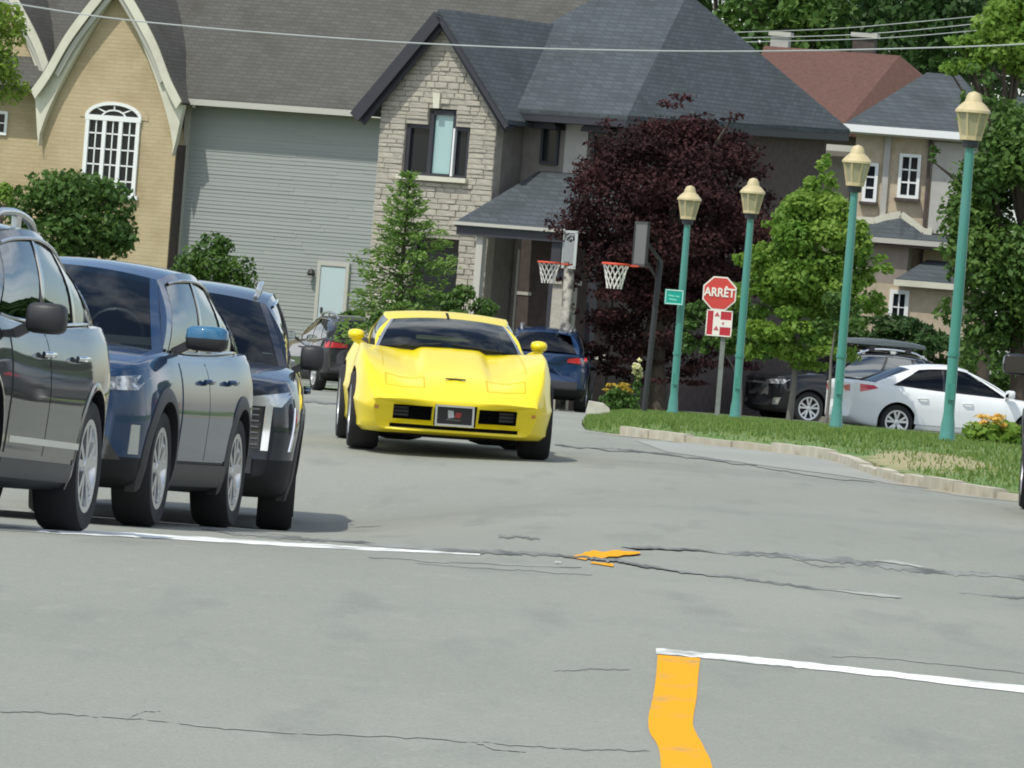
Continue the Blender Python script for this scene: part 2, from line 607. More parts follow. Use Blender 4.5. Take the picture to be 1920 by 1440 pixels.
# yellow centre line running towards the camera, wobbly edges
le = [(1233, 1229), (1230, 1270), (1224, 1310), (1216, 1345), (1218, 1375), (1234, 1402), (1239, 1440), (1240, 1520), (1236, 1640)]
re_ = [(1313, 1236), (1309, 1270), (1306, 1310), (1300, 1345), (1301, 1368), (1318, 1400), (1335, 1440), (1344, 1520), (1350, 1640)]
L1, L2 = catmull(le, 4), catmull(re_, 4)
g = MB()
g.grid([[(lambda q: (q.x, q.y, tz(q.x, q.y) + 0.0025))(gpx(a[0] + (b[0] - a[0]) * t, a[1] + (b[1] - a[1]) * t)) for t in (0, .5, 1)] for a, b in zip(L1, L2)])
g.build('centre_line', M_YEL_LINE, road)
ribbon('centre_line_remnant', [(1070, 1046), (1105, 1043), (1150, 1040), (1200, 1037)], [3, 15, 12, 3], M_YEL_LINE, 0.008, 0.25, 5)
ribbon('centre_line_remnant', [(1108, 1056), (1150, 1061)], [3, 5], M_YEL_LINE, 0.008, 0.2, 5)
for pts_, w_, ln_ in [
        ([(380, 992), (470, 1003), (560, 1011), (700, 1022), (850, 1033), (980, 1038)], [3, 6, 7, 6, 9, 4], 0.006),
        ([(900, 1036), (1010, 1039), (1080, 1044), (1150, 1052), (1240, 1066), (1350, 1081)], [9, 8, 4, 6, 6, 4], 0.011),
        ([(1165, 1022), (1210, 1026), (1370, 1038), (1500, 1045), (1600, 1055)], [3, 4, 6, 13, 12], 0.006),
        ([(1600, 1055), (1700, 1068), (1800, 1075), (1920, 1083), (2050, 1095)], [10, 9, 8, 10, 10], 0.005),
        ([(1350, 1081), (1450, 1095), (1560, 1108), (1690, 1122)], [4, 4, 5, 3], 0.007),
        ([(1800, 1112), (1850, 1116), (1930, 1123)], [5, 4, 6], 0.006),
        ([(935, 1007), (975, 1009), (1012, 1012)], [7, 5, 4], 0.006),
        ([(690, 1045), (860, 1056), (1090, 1066)], [2, 4, 2], 0.006),
        ([(780, 1057), (960, 1068), (1110, 1080)], [2, 3, 2], 0.005),
        ([(1040, 835), (1140, 842), (1230, 852), (1330, 862), (1420, 873)], [3, 5, 4, 4, 2], 0.006),
        ([(1420, 876), (1520, 892), (1640, 905)], [3, 4, 2], 0.006),
        ([(560, 752), (650, 756)], [5, 5], 0.006),  # shadow line on the road below the charcoal SUV, painted as a dark strip
        ([(0, 1336), (120, 1340), (240, 1350), (400, 1366), (560, 1376), (760, 1384), (900, 1392), (1060, 1404), (1220, 1408)], [2, 3, 1.5, 3, 2, 3, 1.5, 3, 1.5], 0.006),
        ([(236, 1350), (262, 1338), (300, 1333)], [2, 1.5, 1], 0.007),
        ([(890, 1392), (930, 1408), (985, 1413)], [2, 1.5, 1], 0.007),
        ([(1480, 1045), (1530, 1060), (1585, 1064)], [2.5, 2, 1], 0.007),
        ([(1040, 1258), (1110, 1256), (1180, 1257)], [2, 4, 2], 0.006),
        ([(1560, 1232), (1700, 1238), (1920, 1262)], [2, 3, 2], 0.006)]:
    ribbon('crack_seal' if max(w_) > 4 else 'crack', pts_, [q * .8 for q in w_], M_TAR_SHADE if max(w_) > 4 else M_CRACK, ln_, 0.45, 14)
for pts_, w_ in [([(1640, 1052), (1690, 1057), (1730, 1065)], [2, 5, 2]), ([(1570, 1108), (1640, 1116), (1690, 1121)], [2, 6, 2]), ([(1040, 1055), (1052, 1056)], [4, 4])]:
    ribbon('paint_scuff', pts_, w_, M_SCUFF, 0.010, 0.3, 5)

# paler concrete apron and the grit that gathers along the kerb
g = MB()
ap = [[(1190, 826), (1300, 832), (1430, 840), (1540, 848), (1600, 856), (1650, 880)], [(1250, 848), (1350, 862), (1460, 878), (1560, 890), (1620, 899), (1665, 906)]]
g.grid([[(lambda q: (q.x, q.y, tz(q.x, q.y) + 0.004))(gpx(*(np.array(a) * (1 - t) + np.array(b) * t))) for a, b in zip(*ap)] for t in (0, .25, .5, .75, 1)])
g.build('concrete_apron', M_APRON, road)
g = MB()
g.grid([[(xr(y) - w * (1 + .35 * math.sin(y * 2.3) + .25 * math.sin(y * 5.1)), y, tz(xr(y) - w, y) + .003) for w in (-.05, .16, .34)] for y in [58 + .25 * i for i in range(0, 92)]])
g.build('gutter_grit', M_GRIT, road)

# grass blades on the verge (nobody could count them)
def blades(name, n, area, h, m, par=None):
    V = np.zeros((n * 3, 3)); T = np.zeros(n * 3)
    for i in range(n):
        x, y_, z = area()
        a = random.uniform(0, 6.28)
        hh = h * random.uniform(.5, 1.4)
        w = 0.009 * random.uniform(.7, 1.5)
        lx, ly = random.uniform(-.5, .5) * hh, random.uniform(-.5, .5) * hh
        V[3 * i] = (x - w * math.cos(a), y_ - w * math.sin(a), z)
        V[3 * i + 1] = (x + w * math.cos(a), y_ + w * math.sin(a), z)
        V[3 * i + 2] = (x + lx, y_ + ly, z + hh)
        T[3 * i:3 * i + 3] = random.random()
    return tri_mesh(name, V, T, m, 3, par)

def tri_mesh(name, V, T, m, k, par=None):
    me = bpy.data.meshes.new(name)
    n = len(V) // k
    me.vertices.add(len(V))
    me.vertices.foreach_set('co', V.astype(np.float32).ravel())
    me.loops.add(n * k)
    me.loops.foreach_set('vertex_index', np.arange(n * k, dtype=np.int32))
    me.polygons.add(n)
    me.polygons.foreach_set('loop_start', np.arange(0, n * k, k, dtype=np.int32))
    me.update(calc_edges=True)
    at_ = me.attributes.new('tint', 'FLOAT', 'POINT')
    at_.data.foreach_set('value', T.astype(np.float32))
    me.materials.append(m)
    return link(name, me, par)

M_BLADE = leafmat('grass_blade', (0.09, 0.19, 0.03), (0.24, 0.31, 0.08), 0.35)
def verge_area():
    while True:
        y_ = 60 + 85 * random.random() ** 1.2
        dx = abs(random.gauss(0, 1.0)) * 3.2 + (0.16 if y_ < 80 else -.06)
        x = xr(y_) + dx
        if abs(x) > 0.0705 * y_ + .5:
            continue
        if ((x - 4.0) * 1.1) ** 2 + ((y_ - 71.5) * .16) ** 2 < .35 and random.random() < .8:
            continue
        return x, y_, tz(x, y_) + verge_h(y_, dx) - .01
gb = blades('grass_blades', 42000, verge_area, 0.05, M_BLADE)
tag(gb, 'short rough grass on the verge beside the kerb', 'grass', kind='stuff')

# ================================================================== buildings
class Frame:
    """local axes of a facade: u to the right along it, v into the building, z world height"""
    def __init__(s, px, Y, yaw):
        s.O = at(px, 600, Y)
        s.O.z = 0
        s.yaw = yaw
        s.U = Vector((math.cos(yaw), -math.sin(yaw), 0))
        s.B = Vector((math.sin(yaw), math.cos(yaw), 0))
    def hit(s, px, py, v=0.0):
        d = ray(px, py)
        t = (v - (CAM - s.O).dot(s.B)) / d.dot(s.B)
        p = CAM + d * t
        return (p - s.O).dot(s.U), p.z
    def root(s, name):
        return empty(name, s.O, -s.yaw)
    def gz(s, u, v):
        p = s.O + s.U * u + s.B * v
        return tz(p.x, p.y)

M_SHINGLE_PLAIN = mat('roof_shingle_plain', (0.070, 0.070, 0.062), 0.95, noise=(9, 5, 0.3, 0.7), col2=(0.105, 0.103, 0.092), bump=(22, 0.6, 0.03), stretch=(1, 1, 3))
M_SLATE_PLAIN = mat('roof_slate_plain', (0.038, 0.050, 0.058), 0.9, noise=(7, 6, 0.3, 0.7), col2=(0.080, 0.098, 0.108), bump=(18, 0.7, 0.03), stretch=(1, 1, 2))
M_REDROOF = mat('roof_shingle_red', (0.135, 0.068, 0.052), 0.95, noise=(8, 5, 0.3, 0.7), col2=(0.10, 0.052, 0.042), bump=(20, 0.5, 0.02))
def brick_mat(name, c1, c2, mortar):
    m = mat(name, c1, 0.92)
    n = m.node_tree
    b = n.nodes['Principled BSDF']
    t = [q for q in n.nodes if q.type == 'TEX_COORD'][0]
    sx = n.nodes.new('ShaderNodeSeparateXYZ')
    cb = n.nodes.new('ShaderNodeCombineXYZ')
    n.links.new(t.outputs['Object'], sx.inputs[0])
    ad = n.nodes.new('ShaderNodeMath')
    n.links.new(sx.outputs[0], ad.inputs[0])
    n.links.new(sx.outputs[1], ad.inputs[1])
    n.links.new(ad.outputs[0], cb.inputs[0])
    n.links.new(sx.outputs[2], cb.inputs[1])
    bk = n.nodes.new('ShaderNodeTexBrick')
    bk.inputs['Scale'].default_value = 1.0
    bk.inputs['Brick Width'].default_value = 0.30
    bk.inputs['Row Height'].default_value = 0.10
    bk.inputs['Mortar Size'].default_value = 0.012
    bk.inputs['Color1'].default_value = (*c1, 1)
    bk.inputs['Color2'].default_value = (*c2, 1)
    bk.inputs['Mortar'].default_value = (*mortar, 1)
    n.links.new(cb.outputs[0], bk.inputs['Vector'])
    ns = n.nodes.new('ShaderNodeTexNoise')
    ns.inputs['Scale'].default_value = 1.1
    ns.inputs['Detail'].default_value = 6
    n.links.new(t.outputs['Object'], ns.inputs['Vector'])
    mx = n.nodes.new('ShaderNodeMix')
    mx.data_type = 'RGBA'
    mx.blend_type = 'MULTIPLY'
    rp = n.nodes.new('ShaderNodeMapRange')
    rp.inputs['From Min'].default_value = .45
    rp.inputs['From Max'].default_value = .75
    n.links.new(ns.outputs['Fac'], rp.inputs['Value'])
    n.links.new(rp.outputs[0], mx.inputs[0])
    n.links.new(bk.outputs['Color'], mx.inputs[6])
    mx.inputs[7].default_value = (.80, .78, .74, 1)
    n.links.new(mx.outputs[2], b.inputs['Base Color'])
    bp = n.nodes.new('ShaderNodeBump')
    bp.invert = True
    bp.inputs['Strength'].default_value = .6
    bp.inputs['Distance'].default_value = .012
    n.links.new(bk.outputs['Fac'], bp.inputs['Height'])
    n.links.new(bp.outputs['Normal'], b.inputs['Normal'])
    return m
M_TANBRICK = brick_mat('tan_brick', (0.49, 0.395, 0.245), (0.455, 0.365, 0.225), (0.44, 0.36, 0.235))
M_SHINGLE = brick_mat('roof_shingle_brown', (0.082, 0.081, 0.072), (0.100, 0.098, 0.088), (0.070, 0.068, 0.061))
M_SLATE = brick_mat('roof_shingle_slate', (0.052, 0.065, 0.073), (0.072, 0.088, 0.097), (0.044, 0.054, 0.061))
for m_ in (M_SHINGLE, M_SLATE):
    for q in m_.node_tree.nodes:
        if q.type == 'TEX_BRICK':
            q.inputs['Brick Width'].default_value = 0.24
            q.inputs['Row Height'].default_value = 0.095
            q.inputs['Mortar Size'].default_value = 0.010
M_SIDING = mat('grey_siding', (0.305, 0.322, 0.312), 0.85, noise=(1.3, 7, 0.3, 0.7), col2=(0.275, 0.292, 0.283), rand=(0.34, 0.357, 0.345), stretch=(.3, 1, 1))
M_CREAM = mat('cream_trim', (0.62, 0.61, 0.49), 0.6, noise=(1.5, 4, 0.4, 0.7), col2=(0.52, 0.50, 0.41))
M_CREAM_D = mat('cream_trim_grey', (0.46, 0.45, 0.40), 0.6)
M_WHITE = mat('white_paint', (0.78, 0.80, 0.79), 0.5)
M_DOORPAINT = mat('pale_blue_door', (0.46, 0.55, 0.58), 0.5)
M_PANE = mat('window_pane', (0.012, 0.016, 0.020), 0.10, spec=0.35)
M_PANE_L = mat('window_blind', (0.33, 0.50, 0.50), 0.25, coat=0.8)
M_DARKTRIM = mat('dark_trim', (0.032, 0.033, 0.042), 0.55)
M_STONE = mat('pale_stone', (0.52, 0.49, 0.40), 0.9, noise=(2.0, 6, 0.4, 0.7), col2=(0.37, 0.34, 0.28), rand=(0.43, 0.405, 0.35), bump=(9, 0.6, 0.03))
M_MORTAR = mat('mortar', (0.36, 0.335, 0.28), 0.95, noise=(9, 4, 0.4, 0.7), col2=(0.43, 0.40, 0.33))
M_STUCCO = mat('grey_stucco', (0.235, 0.215, 0.19), 0.92, noise=(4, 5, 0.4, 0.7), col2=(0.19, 0.175, 0.155), bump=(40, .3, .01))
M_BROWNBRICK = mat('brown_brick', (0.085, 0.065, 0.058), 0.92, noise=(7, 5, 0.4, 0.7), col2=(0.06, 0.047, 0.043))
M_TANSTONE = mat('tan_stone', (0.50, 0.42, 0.31), 0.92, noise=(5, 6, 0.4, 0.7), col2=(0.41, 0.335, 0.24), bump=(16, .5, .02))
M_STUCCO_L = mat('pale_stucco', (0.44, 0.43, 0.395), 0.92, noise=(3, 5, 0.4, 0.7), col2=(0.38, 0.37, 0.34))
M_LAMPMETAL = mat('dark_lamp_metal', (0.03, 0.03, 0.03), 0.5)

def poly_wall(name, poly, v0, th, m, par):
    """upright wall from an outline of (u, z), thickness th into the building"""
    return MB().prism([(u, v0, z) for u, z in poly], (0, th, 0)).build(name, m, par)

def window(par, u0, u1, z0, z1, v, cols=2, rows=3, m_frame=None, m_pane=None, fw=0.07, mun=0.03, name='window', deep=0.07):
    m_frame = m_frame or M_WHITE
    m_pane = m_pane or M_PANE
    g = MB()
    for (a, b, c, d) in ((u0 - fw, u1 + fw, z1, z1 + fw), (u0 - fw, u1 + fw, z0 - fw, z0), (u0 - fw, u0, z0, z1), (u1, u1 + fw, z0, z1)):
        g.box(((a + b) / 2, v, (c + d) / 2), (b - a, deep, d - c))
    for i in range(1, cols):
        x = u0 + (u1 - u0) * i / cols
        g.box((x, v + .002, (z0 + z1) / 2), (mun, deep * .7, z1 - z0))
    for j in range(1, rows):
        z = z0 + (z1 - z0) * j / rows
        g.box(((u0 + u1) / 2, v + .005, z), (u1 - u0, deep * .6, mun))
    w = g.build(name, m_frame, par)
    for i in range(cols):
        for j in range(rows):
            a, b = u0 + (u1 - u0) * i / cols, u0 + (u1 - u0) * (i + 1) / cols
            c, d = z0 + (z1 - z0) * j / rows, z0 + (z1 - z0) * (j + 1) / rows
            MB().box(((a + b) / 2, v + .02, (c + d) / 2), (b - a - mun * .6, 0.012, d - c - mun * .6)).build('pane', m_pane, w)
    return w

# ------------------------------------------------------------------ church-like hall on the left
FC = Frame(345, 185, R(20))
church = FC.root('church_hall')
tag(church, 'tan brick hall with brown roof, grey sided wing and steep curved gables', 'building')
H = FC.hit
gzC = FC.gz(0, 0) - .4
uL, uR = H(338, 300)[0], H(716, 300)[0]
zE = H(520, 206)[1]
MB().box(((uL + uR) / 2 + 6, 5.0, (zE + gzC) / 2), (uR - uL + 12.0, 9.7, zE - gzC)).build('wing_wall', M_STUCCO, church)
# siding, one board at a time
nb = int((zE - gzC - .02) / 0.094)
bw = MB()
bw.add([(0, 0.0, 0), (1, 0.0, 0), (1, -0.030, 0), (0, -0.030, 0), (0, -0.010, 1), (1, -0.010, 1), (1, 0, 1), (0, 0, 1)], [(0, 1, 2, 3), (3, 2, 5, 4), (4, 5, 6, 7), (0, 3, 4, 7), (1, 6, 5, 2), (0, 7, 6, 1)])
board_me = bw.mesh('siding_board', M_SIDING)
for i in range(nb):
    x_, end_ = uL + .05, uR + .5
    while x_ < end_ - .05:
        w_ = min(random.uniform(2.2, 4.6), end_ - x_)
        if end_ - x_ - w_ < .4:
            w_ = end_ - x_
        o = link('siding_board', board_me, church)
        o.location = (x_, 0.145, zE - .094 * (i + 1) + random.uniform(-.004, .004))
        o.rotation_euler = (0, random.uniform(-.002, .002), 0)
        o.scale = (w_ - .004, random.uniform(.42, .72), .099)
        x_ += w_
MB().box((uL + .08, 0.09, (zE + gzC) / 2), (0.13, 0.10, zE - gzC)).build('corner_board', M_CREAM_D, church)
# eave gutter and main roof
MB().box(((uL + uR) / 2 + 7.5, -0.42, zE + .04), (uR - uL + 15.2, 0.16, 0.15)).build('gutter', M_CREAM_D, church)
MB().box(((uL + uR) / 2 + 7.5, -0.14, zE - .01), (uR - uL + 15.2, 0.40, 0.04)).build('soffit', M_STUCCO, church)
rz, rv = zE + 7.2, 6.6
g = MB()
g.slab([[(u, -0.46, zE + .13), (u, rv, rz)] for u in (-16, -4, 6, H(1100, 100, 2.0)[0])], (0, .1, -.14))
g.build('roof', M_SHINGLE, church)
# door and wall lamp at the right end of the wing
d0, d1 = H(603, 500, .1), H(650, 500, .1)
dz1 = H(625, 499, .1)[1]
g = MB()
for a, b, c, d in ((d0[0] - .09, d0[0], dz1 - 2.15, dz1), (d1[0], d1[0] + .09, dz1 - 2.15, dz1), (d0[0] - .09, d1[0] + .09, dz1, dz1 + .1)):
    g.box(((a + b) / 2, .10, (c + d) / 2), (b - a, .12, d - c))
dr = g.build('door', M_CREAM_D, church)
MB().box(((d0[0] + d1[0]) / 2, .10, dz1 - 1.08), (d1[0] - d0[0] - .01, .07, 2.13)).build('door_leaf', M_DOORPAINT, dr)
MB().box((d0[0] + .1, .055, dz1 - 1.1), (.05, .05, .14)).build('handle', M_LAMPMETAL, dr)
lu, lz = H(585, 511, .05)
MB().lathe([(.0, .09), (.05, .08), (.10, -.02), (.08, -.08), (0, -.08)], 10, c=(lu, -.02, lz)).box((lu, .05, lz), (.07, .18, .1)).build('wall_lamp', M_LAMPMETAL, church)
MB().tube([(H(374, 196)[0], -.36, zE - .02), (H(374, 196)[0], -.36, zE - .10)], .05, 8).build('eave_light', M_CREAM_D, church)

def ogive_gable(axis_px, eave_py, apex_py, vf, wscale=1.0, win=True):
    """projecting bay with a steep gable, curved brick face and flared cream bargeboards"""
    uc = H(axis_px, eave_py, vf)[0]
    ze, za = H(axis_px, eave_py, vf)[1], H(axis_px, apex_py, vf)[1]
    half = 1.80 * wscale
    prof = [(0, 0.0), (.16, .20), (.40, .40), (.66, .70), (.85, .90), (1.0, 1.0)]      # (drop fraction, half width fraction)
    prof = [(0, 0), (.13, .17), (.345, .42), (.61, .70), (.84, .90), (1.0, 1.0)]
    rt = catmull([(half * w, za + (ze - za) * d) for d, w in prof], 5)
    poly = [(uc - half, gzC), (uc + half, gzC)] + [(uc + p[0], p[1]) for p in rt[::-1]] + [(uc - p[0], p[1]) for p in rt[1:]]
    bay = poly_wall('gable_wall', poly, vf, 3.2, M_TANBRICK, church)
    # return wall of the bay
    MB().box((uc + half + .012, vf + 1.6, (gzC + ze) / 2), (.02, 3.1, ze - gzC)).build('bay_side_wall', M_BROWNBRICK, church)  # shaded side of the tan bay, its shade put into a darker brick colour
    outer = [(-.08, .0), (.077, .25), (.225, .47), (.384, .68), (.595, .90), (.74, 1.09)]
    ot = catmull([(half * w * 1.02, za + (ze - za) * d) for d, w in outer], 5)
    for sg in (1, -1):
        # flat cream board that follows the curve of the brick and flares at the foot
        inner = [(uc + sg * p[0], p[1]) for p in rt]
        out = [(uc + sg * p[0], p[1]) for p in ot]
        foot = [(uc + sg * half * 1.0, ze - (za - ze) * -.02 - .30)]
        n_ = len(out)
        g_ = MB()
        quad = []
        for i in range(n_):
            j = min(i, len(inner) - 1)
            quad.append([inner[j], out[i]])
        quad.append([(inner[-1][0], ze - .28), (uc + sg * half * 1.035, ze + .02)])
        P = [[(a[0], vf - .22, a[1]), (b[0], vf - .22, b[1])] for a, b in quad]
        g_.slab(P, (0, .20, 0))
        g_.build('bargeboard', M_CREAM, church)
        # soffit and outer fascia of the overhanging roof edge
        P = [[(b[0] + sg * .015, vf - .42, b[1] + .02), (b[0] + sg * .015, vf + 3.2, b[1] + .02)] for a, b in quad[:-1]]
        g_ = MB()
        g_.slab(P, (sg * .06, 0, .05))
        rf = g_.build('gable_roof', M_SHINGLE, church)
        P = [[(b[0] + sg * .03, vf - .44, b[1] + .10), (b[0] - sg * .10, vf - .44, b[1] - .10)] for a, b in quad[:-1]]
        g_ = MB()
        g_.slab(P, (0, .05, 0))
        g_.build('fascia', M_CREAM, rf)
        P = [[(b[0] - sg * .12, vf - .36, b[1] - .12), (b[0] - sg * .20, vf - .33, b[1] - .20)] for a, b in quad[:-7]]
        g_ = MB()
        g_.slab(P, (0, .05, 0))
        g_.build('soffit_board', M_CREAM_D, rf)
    if win:
        wu0, wz1 = H(163, 226, vf)
        wu1, wz0 = H(257, 330, vf)
        wz0 -= .55
        zs = H(210, 222, vf)[1]
        arch_h = zs - H(210, 194, vf)[1]
        arch_h = abs(arch_h)
        mu, hw_ = (wu0 + wu1) / 2, (wu1 - wu0) / 2
        g_ = MB()
        # glazed background
        arc = [(mu + hw_ * math.cos(t), zs + arch_h * math.sin(t)) for t in np.linspace(0, math.pi, 15)]
        pane = [(mu - hw_, wz0), (mu + hw_, wz0)] + arc
        # frame: jambs, mullions, transom, arch ring
        for x_, w_ in ((mu - hw_ + .05, .10), (mu + hw_ - .05, .10), (mu - hw_ * .30, .10), (mu + hw_ * .30, .10)):
            g_.box((x_, vf - .03, (wz0 + zs) / 2), (w_, .10, zs - wz0))
        g_.box((mu, vf - .032, zs), (2 * hw_ + .04, .11, .13))
        g_.box((mu, vf - .032, wz0), (2 * hw_ + .16, .14, .10))
        for i in range(len(arc) - 1):
            g_.bar((arc[i][0], vf - .03, arc[i][1]), (arc[i + 1][0], vf - .03, arc[i + 1][1]), .08, .09, up=(0, 1, 0))
        for k in range(2):
            arc2 = [(mu + hw_ * .45 * math.cos(t), zs + arch_h * .55 * math.sin(t)) for t in np.linspace(0, math.pi, 9)]
        for i in range(len(arc2) - 1):
            g_.bar((arc2[i][0], vf - .02, arc2[i][1]), (arc2[i + 1][0], vf - .02, arc2[i + 1][1]), .035, .05, up=(0, 1, 0))
        for t in (45, 90, 135):
            g_.bar((mu + hw_ * .45 * math.cos(R(t)), vf - .02, zs + arch_h * .55 * math.sin(R(t))), (mu + hw_ * math.cos(R(t)), vf - .02, zs + arch_h * math.sin(R(t))), .03, .05, up=(0, 1, 0))
        for j in range(1, 5):
            g_.box((mu, vf - .015, wz0 + (zs - wz0) * j / 5), (2 * hw_ - .1, .06, .035))
        for x_ in (mu - hw_ * .62, mu, mu + hw_ * .62):
            g_.box((x_, vf - .015, (wz0 + zs) / 2), (.03, .06, zs - wz0))
        w_ = g_.build('arched_window', M_WHITE, church)
        poly_wall('pane', pane, vf - .012, .012, M_PANE, w_)
        # brick arch head, slightly proud
        g_ = MB()
        for i in range(len(arc) - 1):
            a0, a1 = arc[i], arc[i + 1]
            up_ = 1.0 + .20 / hw_
            g_.prism([(a0[0], vf - .02, a0[1]), (a1[0], vf - .02, a1[1]), (mu + (a1[0] - mu) * up_, vf - .02, zs + (a1[1] - zs) * (1 + .2 / arch_h)), (mu + (a0[0] - mu) * up_, vf - .02, zs + (a0[1] - zs) * (1 + .2 / arch_h))], (0, .03, 0))
        g_.build('window_arch', M_TANBRICK, w_)
ogive_gable(205, 262, -22, -0.55)
ogive_gable(-12, 258, -26, 0.30, 1.0, False)
# low brick link between the bays and a window at the picture's left edge
l0, l1 = H(-60, 300, -.2)[0], H(95, 300, -.2)[0]
MB().box(((l0 + l1) / 2, .95, (gzC + H(30, 245)[1]) / 2), (l1 - l0, 1.2, H(30, 245)[1] - gzC)).build('link_wall', M_BROWNBRICK, church)  # dark brick colour carries the shade on this wall
a, b = H(-22, 246, .25), H(10, 214, .25)
window(church, a[0], b[0], a[1], b[1], .27, 2, 2)

# ------------------------------------------------------------------ stone-gabled house in the middle
FH = Frame(712, 160, R(30))
house = FH.root('stone_house')
tag(house, 'two-storey stone gabled house with big slate grey hipped roof', 'house')
H2 = FH.hit
gzH = FH.gz(0, 0) - .4
u0, u1 = H2(712, 250)[0], H2(931, 250)[0]
uc = (u0 + u1) / 2
zEv = (H2(712, 186)[1] + H2(931, 196)[1]) / 2
zPk = H2(822, 40)[1]
RET = 0.85                               # how far the gable bay stands forward
# window openings in the stone bay (u, z)
wc = (H2(800, 300)[0], H2(846, 300)[0])
ws_l = (H2(757, 300)[0], wc[0] - .03)
ws_r = (wc[1] + .03, H2(876, 300)[0])
wz0 = H2(815, 329)[1]
wz_s = H2(780, 232)[1]
wz_c = H2(823, 206)[1]
g0, g1 = H2(770, 500)[0], H2(858, 500)[0]        # ground-floor window
gz0, gz1 = H2(815, 590)[1], H2(815, 446)[1]
holes = [(ws_l[0] - .02, ws_r[1] + .02, wz0 - .12, wz_s), (wc[0] - .05, wc[1] + .05, wz_s - .01, wz_c + .03), (g0, g1, gz0, gz1)]
def gable_half(z):
    return (u1 - u0) / 2 if z < zEv else max(0.0, (u1 - u0) / 2 * (1 - (z - zEv) / (zPk - zEv)))
# backing wall split round the openings
g = MB()
def pan(a, b, c, d):
    g.box(((a + b) / 2, .15, (c + d) / 2), (b - a, .28, d - c))
pan(u0, u1, gzH, gz0); pan(u0, g0, gz0, gz1); pan(g1, u1, gz0, gz1)
pan(u0, u1, gz1, wz0 - .12); pan(u0, ws_l[0] - .02, wz0 - .12, wz_s); pan(ws_r[1] + .02, u1, wz0 - .12, wz_s)
pan(u0, wc[0] - .05, wz_s, zEv); pan(wc[1] + .05, u1, wz_s, zEv)
pan(wc[0] - .05, wc[1] + .05, wz_c + .03, zEv)
g.prism([(u0, .01, zEv), (u1, .01, zEv), (uc, .01, zPk)], (0, .28, 0))
g.build('gable_backing', M_MORTAR, house)
# stones laid one by one
sv = []
for k in range(5):
    rr = random.Random(k)
    b_ = .10
    base = [(0, 0), (1, 0), (1, 1), (0, 1)]
    v_ = [(x, 0.0, z) for x, z in base] + [(min(1, max(0, x + rr.uniform(-.02, .02))), -.6 - rr.uniform(0, .3), min(1, max(0, z + rr.uniform(-.04, .04)))) for x, z in base]
    v_ += [(b_ + (1 - 2 * b_) * x + rr.uniform(-.03, .03), -1.0 - rr.uniform(-.15, .15), .16 + .68 * z + rr.uniform(-.06, .06)) for x, z in base]
    f_ = []
    for i in range(4):
        j = (i + 1) % 4
        f_ += [(i, j, 4 + j, 4 + i), (4 + i, 4 + j, 8 + j, 8 + i)]
    f_.append((8, 9, 10, 11))
    q = MB().add(v_, f_)
    sv.append(q.mesh('stone', M_STONE))
stones = []
z = zPk - .15
while z > gzH + .3:
    h_ = random.uniform(.075, .145)
    zb_, zt_ = z - h_, z
    hw_ = min(gable_half(zt_), gable_half(zb_))
    u = uc - hw_
    end = uc + hw_
    spans = [(u, end)]
    for (a, b, c, d) in holes:
        if zt_ > c + .01 and zb_ < d - .01:
            ns_ = []
            for (p, q) in spans:
                if b <= p or a >= q:
                    ns_.append((p, q))
                else:
                    if a - p > .05: ns_.append((p, a))
                    if q - b > .05: ns_.append((b, q))
            spans = ns_
    for (p, q) in spans:
        x = p
        while x < q - .02:
            w = random.uniform(.15, .48)
            if q - x - w < .16:
                w = q - x
            stones.append((x, zb_, w, h_))
            x += w
    z -= h_
def vis(s_):
    return s_[1]
stones.sort(key=lambda s_: -s_[1])
rest = MB()
for i, (x, z, w, h_) in enumerate(stones):
    if i < 300:
        o = link('stone', random.choice(sv), house)
        o.location = (x + .006, .012, z + .006)
        o.scale = (w - .010, random.uniform(.022, .052), h_ - .010)
        o.rotation_euler = (random.uniform(-.02, .02), random.uniform(-.012, .012), 0)
    else:
        rest.box((x + w / 2, -.01, z + h_ / 2), (w - .02, .05, h_ - .02))
if rest.v:
    tag(rest.build('stonework', M_STONE, house), kind='stuff')
# keystone, sill, three-light window
MB().prism([(H2(816, 200)[0], -.09, wz_c + .03), (H2(827, 200)[0], -.09, wz_c + .03), (H2(829, 176)[0], -.09, H2(823, 174)[1]), (H2(815, 176)[0], -.09, H2(823, 174)[1])], (0, .1, 0)).build('keystone', M_CREAM, house)
MB().box(((ws_l[0] + ws_r[1]) / 2, -.05, wz0 - .07), (ws_r[1] - ws_l[0] + .16, .2, .10)).build('window_sill', M_CREAM, house)
tw = MB()
for x in (ws_l[0] + .03, ws_r[1] - .03, wc[0] + .02, wc[1] - .02):
    tw.box((x, .12, (wz0 + (wz_c if wc[0] < x < wc[1] else wz_s)) / 2 - .02), (.09, .1, (wz_c if wc[0] < x < wc[1] else wz_s) - wz0 - .02))
tw.box(((wc[0] + wc[1]) / 2, .12, wz_c - .05), (wc[1] - wc[0], .1, .10))
for a, b in (ws_l, ws_r):
    tw.box(((a + b) / 2, .118, wz_s - .05), (b - a, .1, .08))
tw.box(((ws_l[0] + ws_r[1]) / 2, .118, wz0 + .0), (ws_r[1] - ws_l[0], .1, .08))
wn = tw.build('three_light_window', M_DARKTRIM, house)
MB().box(((wc[0] + wc[1]) / 2, .15, (wz0 + wz_c) / 2), (wc[1] - wc[0] - .12, .012, wz_c - wz0 - .1)).build('pane', M_PANE_L, wn)
MB().box((wc[1] + .01, .06, (wz0 + wz_s) / 2 - .02), (.045, .1, wz_s - wz0 - .05)).build('jamb', M_WHITE, wn)
MB().box(((ws_l[0] + ws_l[1]) / 2, .15, (wz0 + wz_s) / 2), (ws_l[1] - ws_l[0] - .06, .012, wz_s - wz0 - .1)).build('pane', M_PANE, wn)
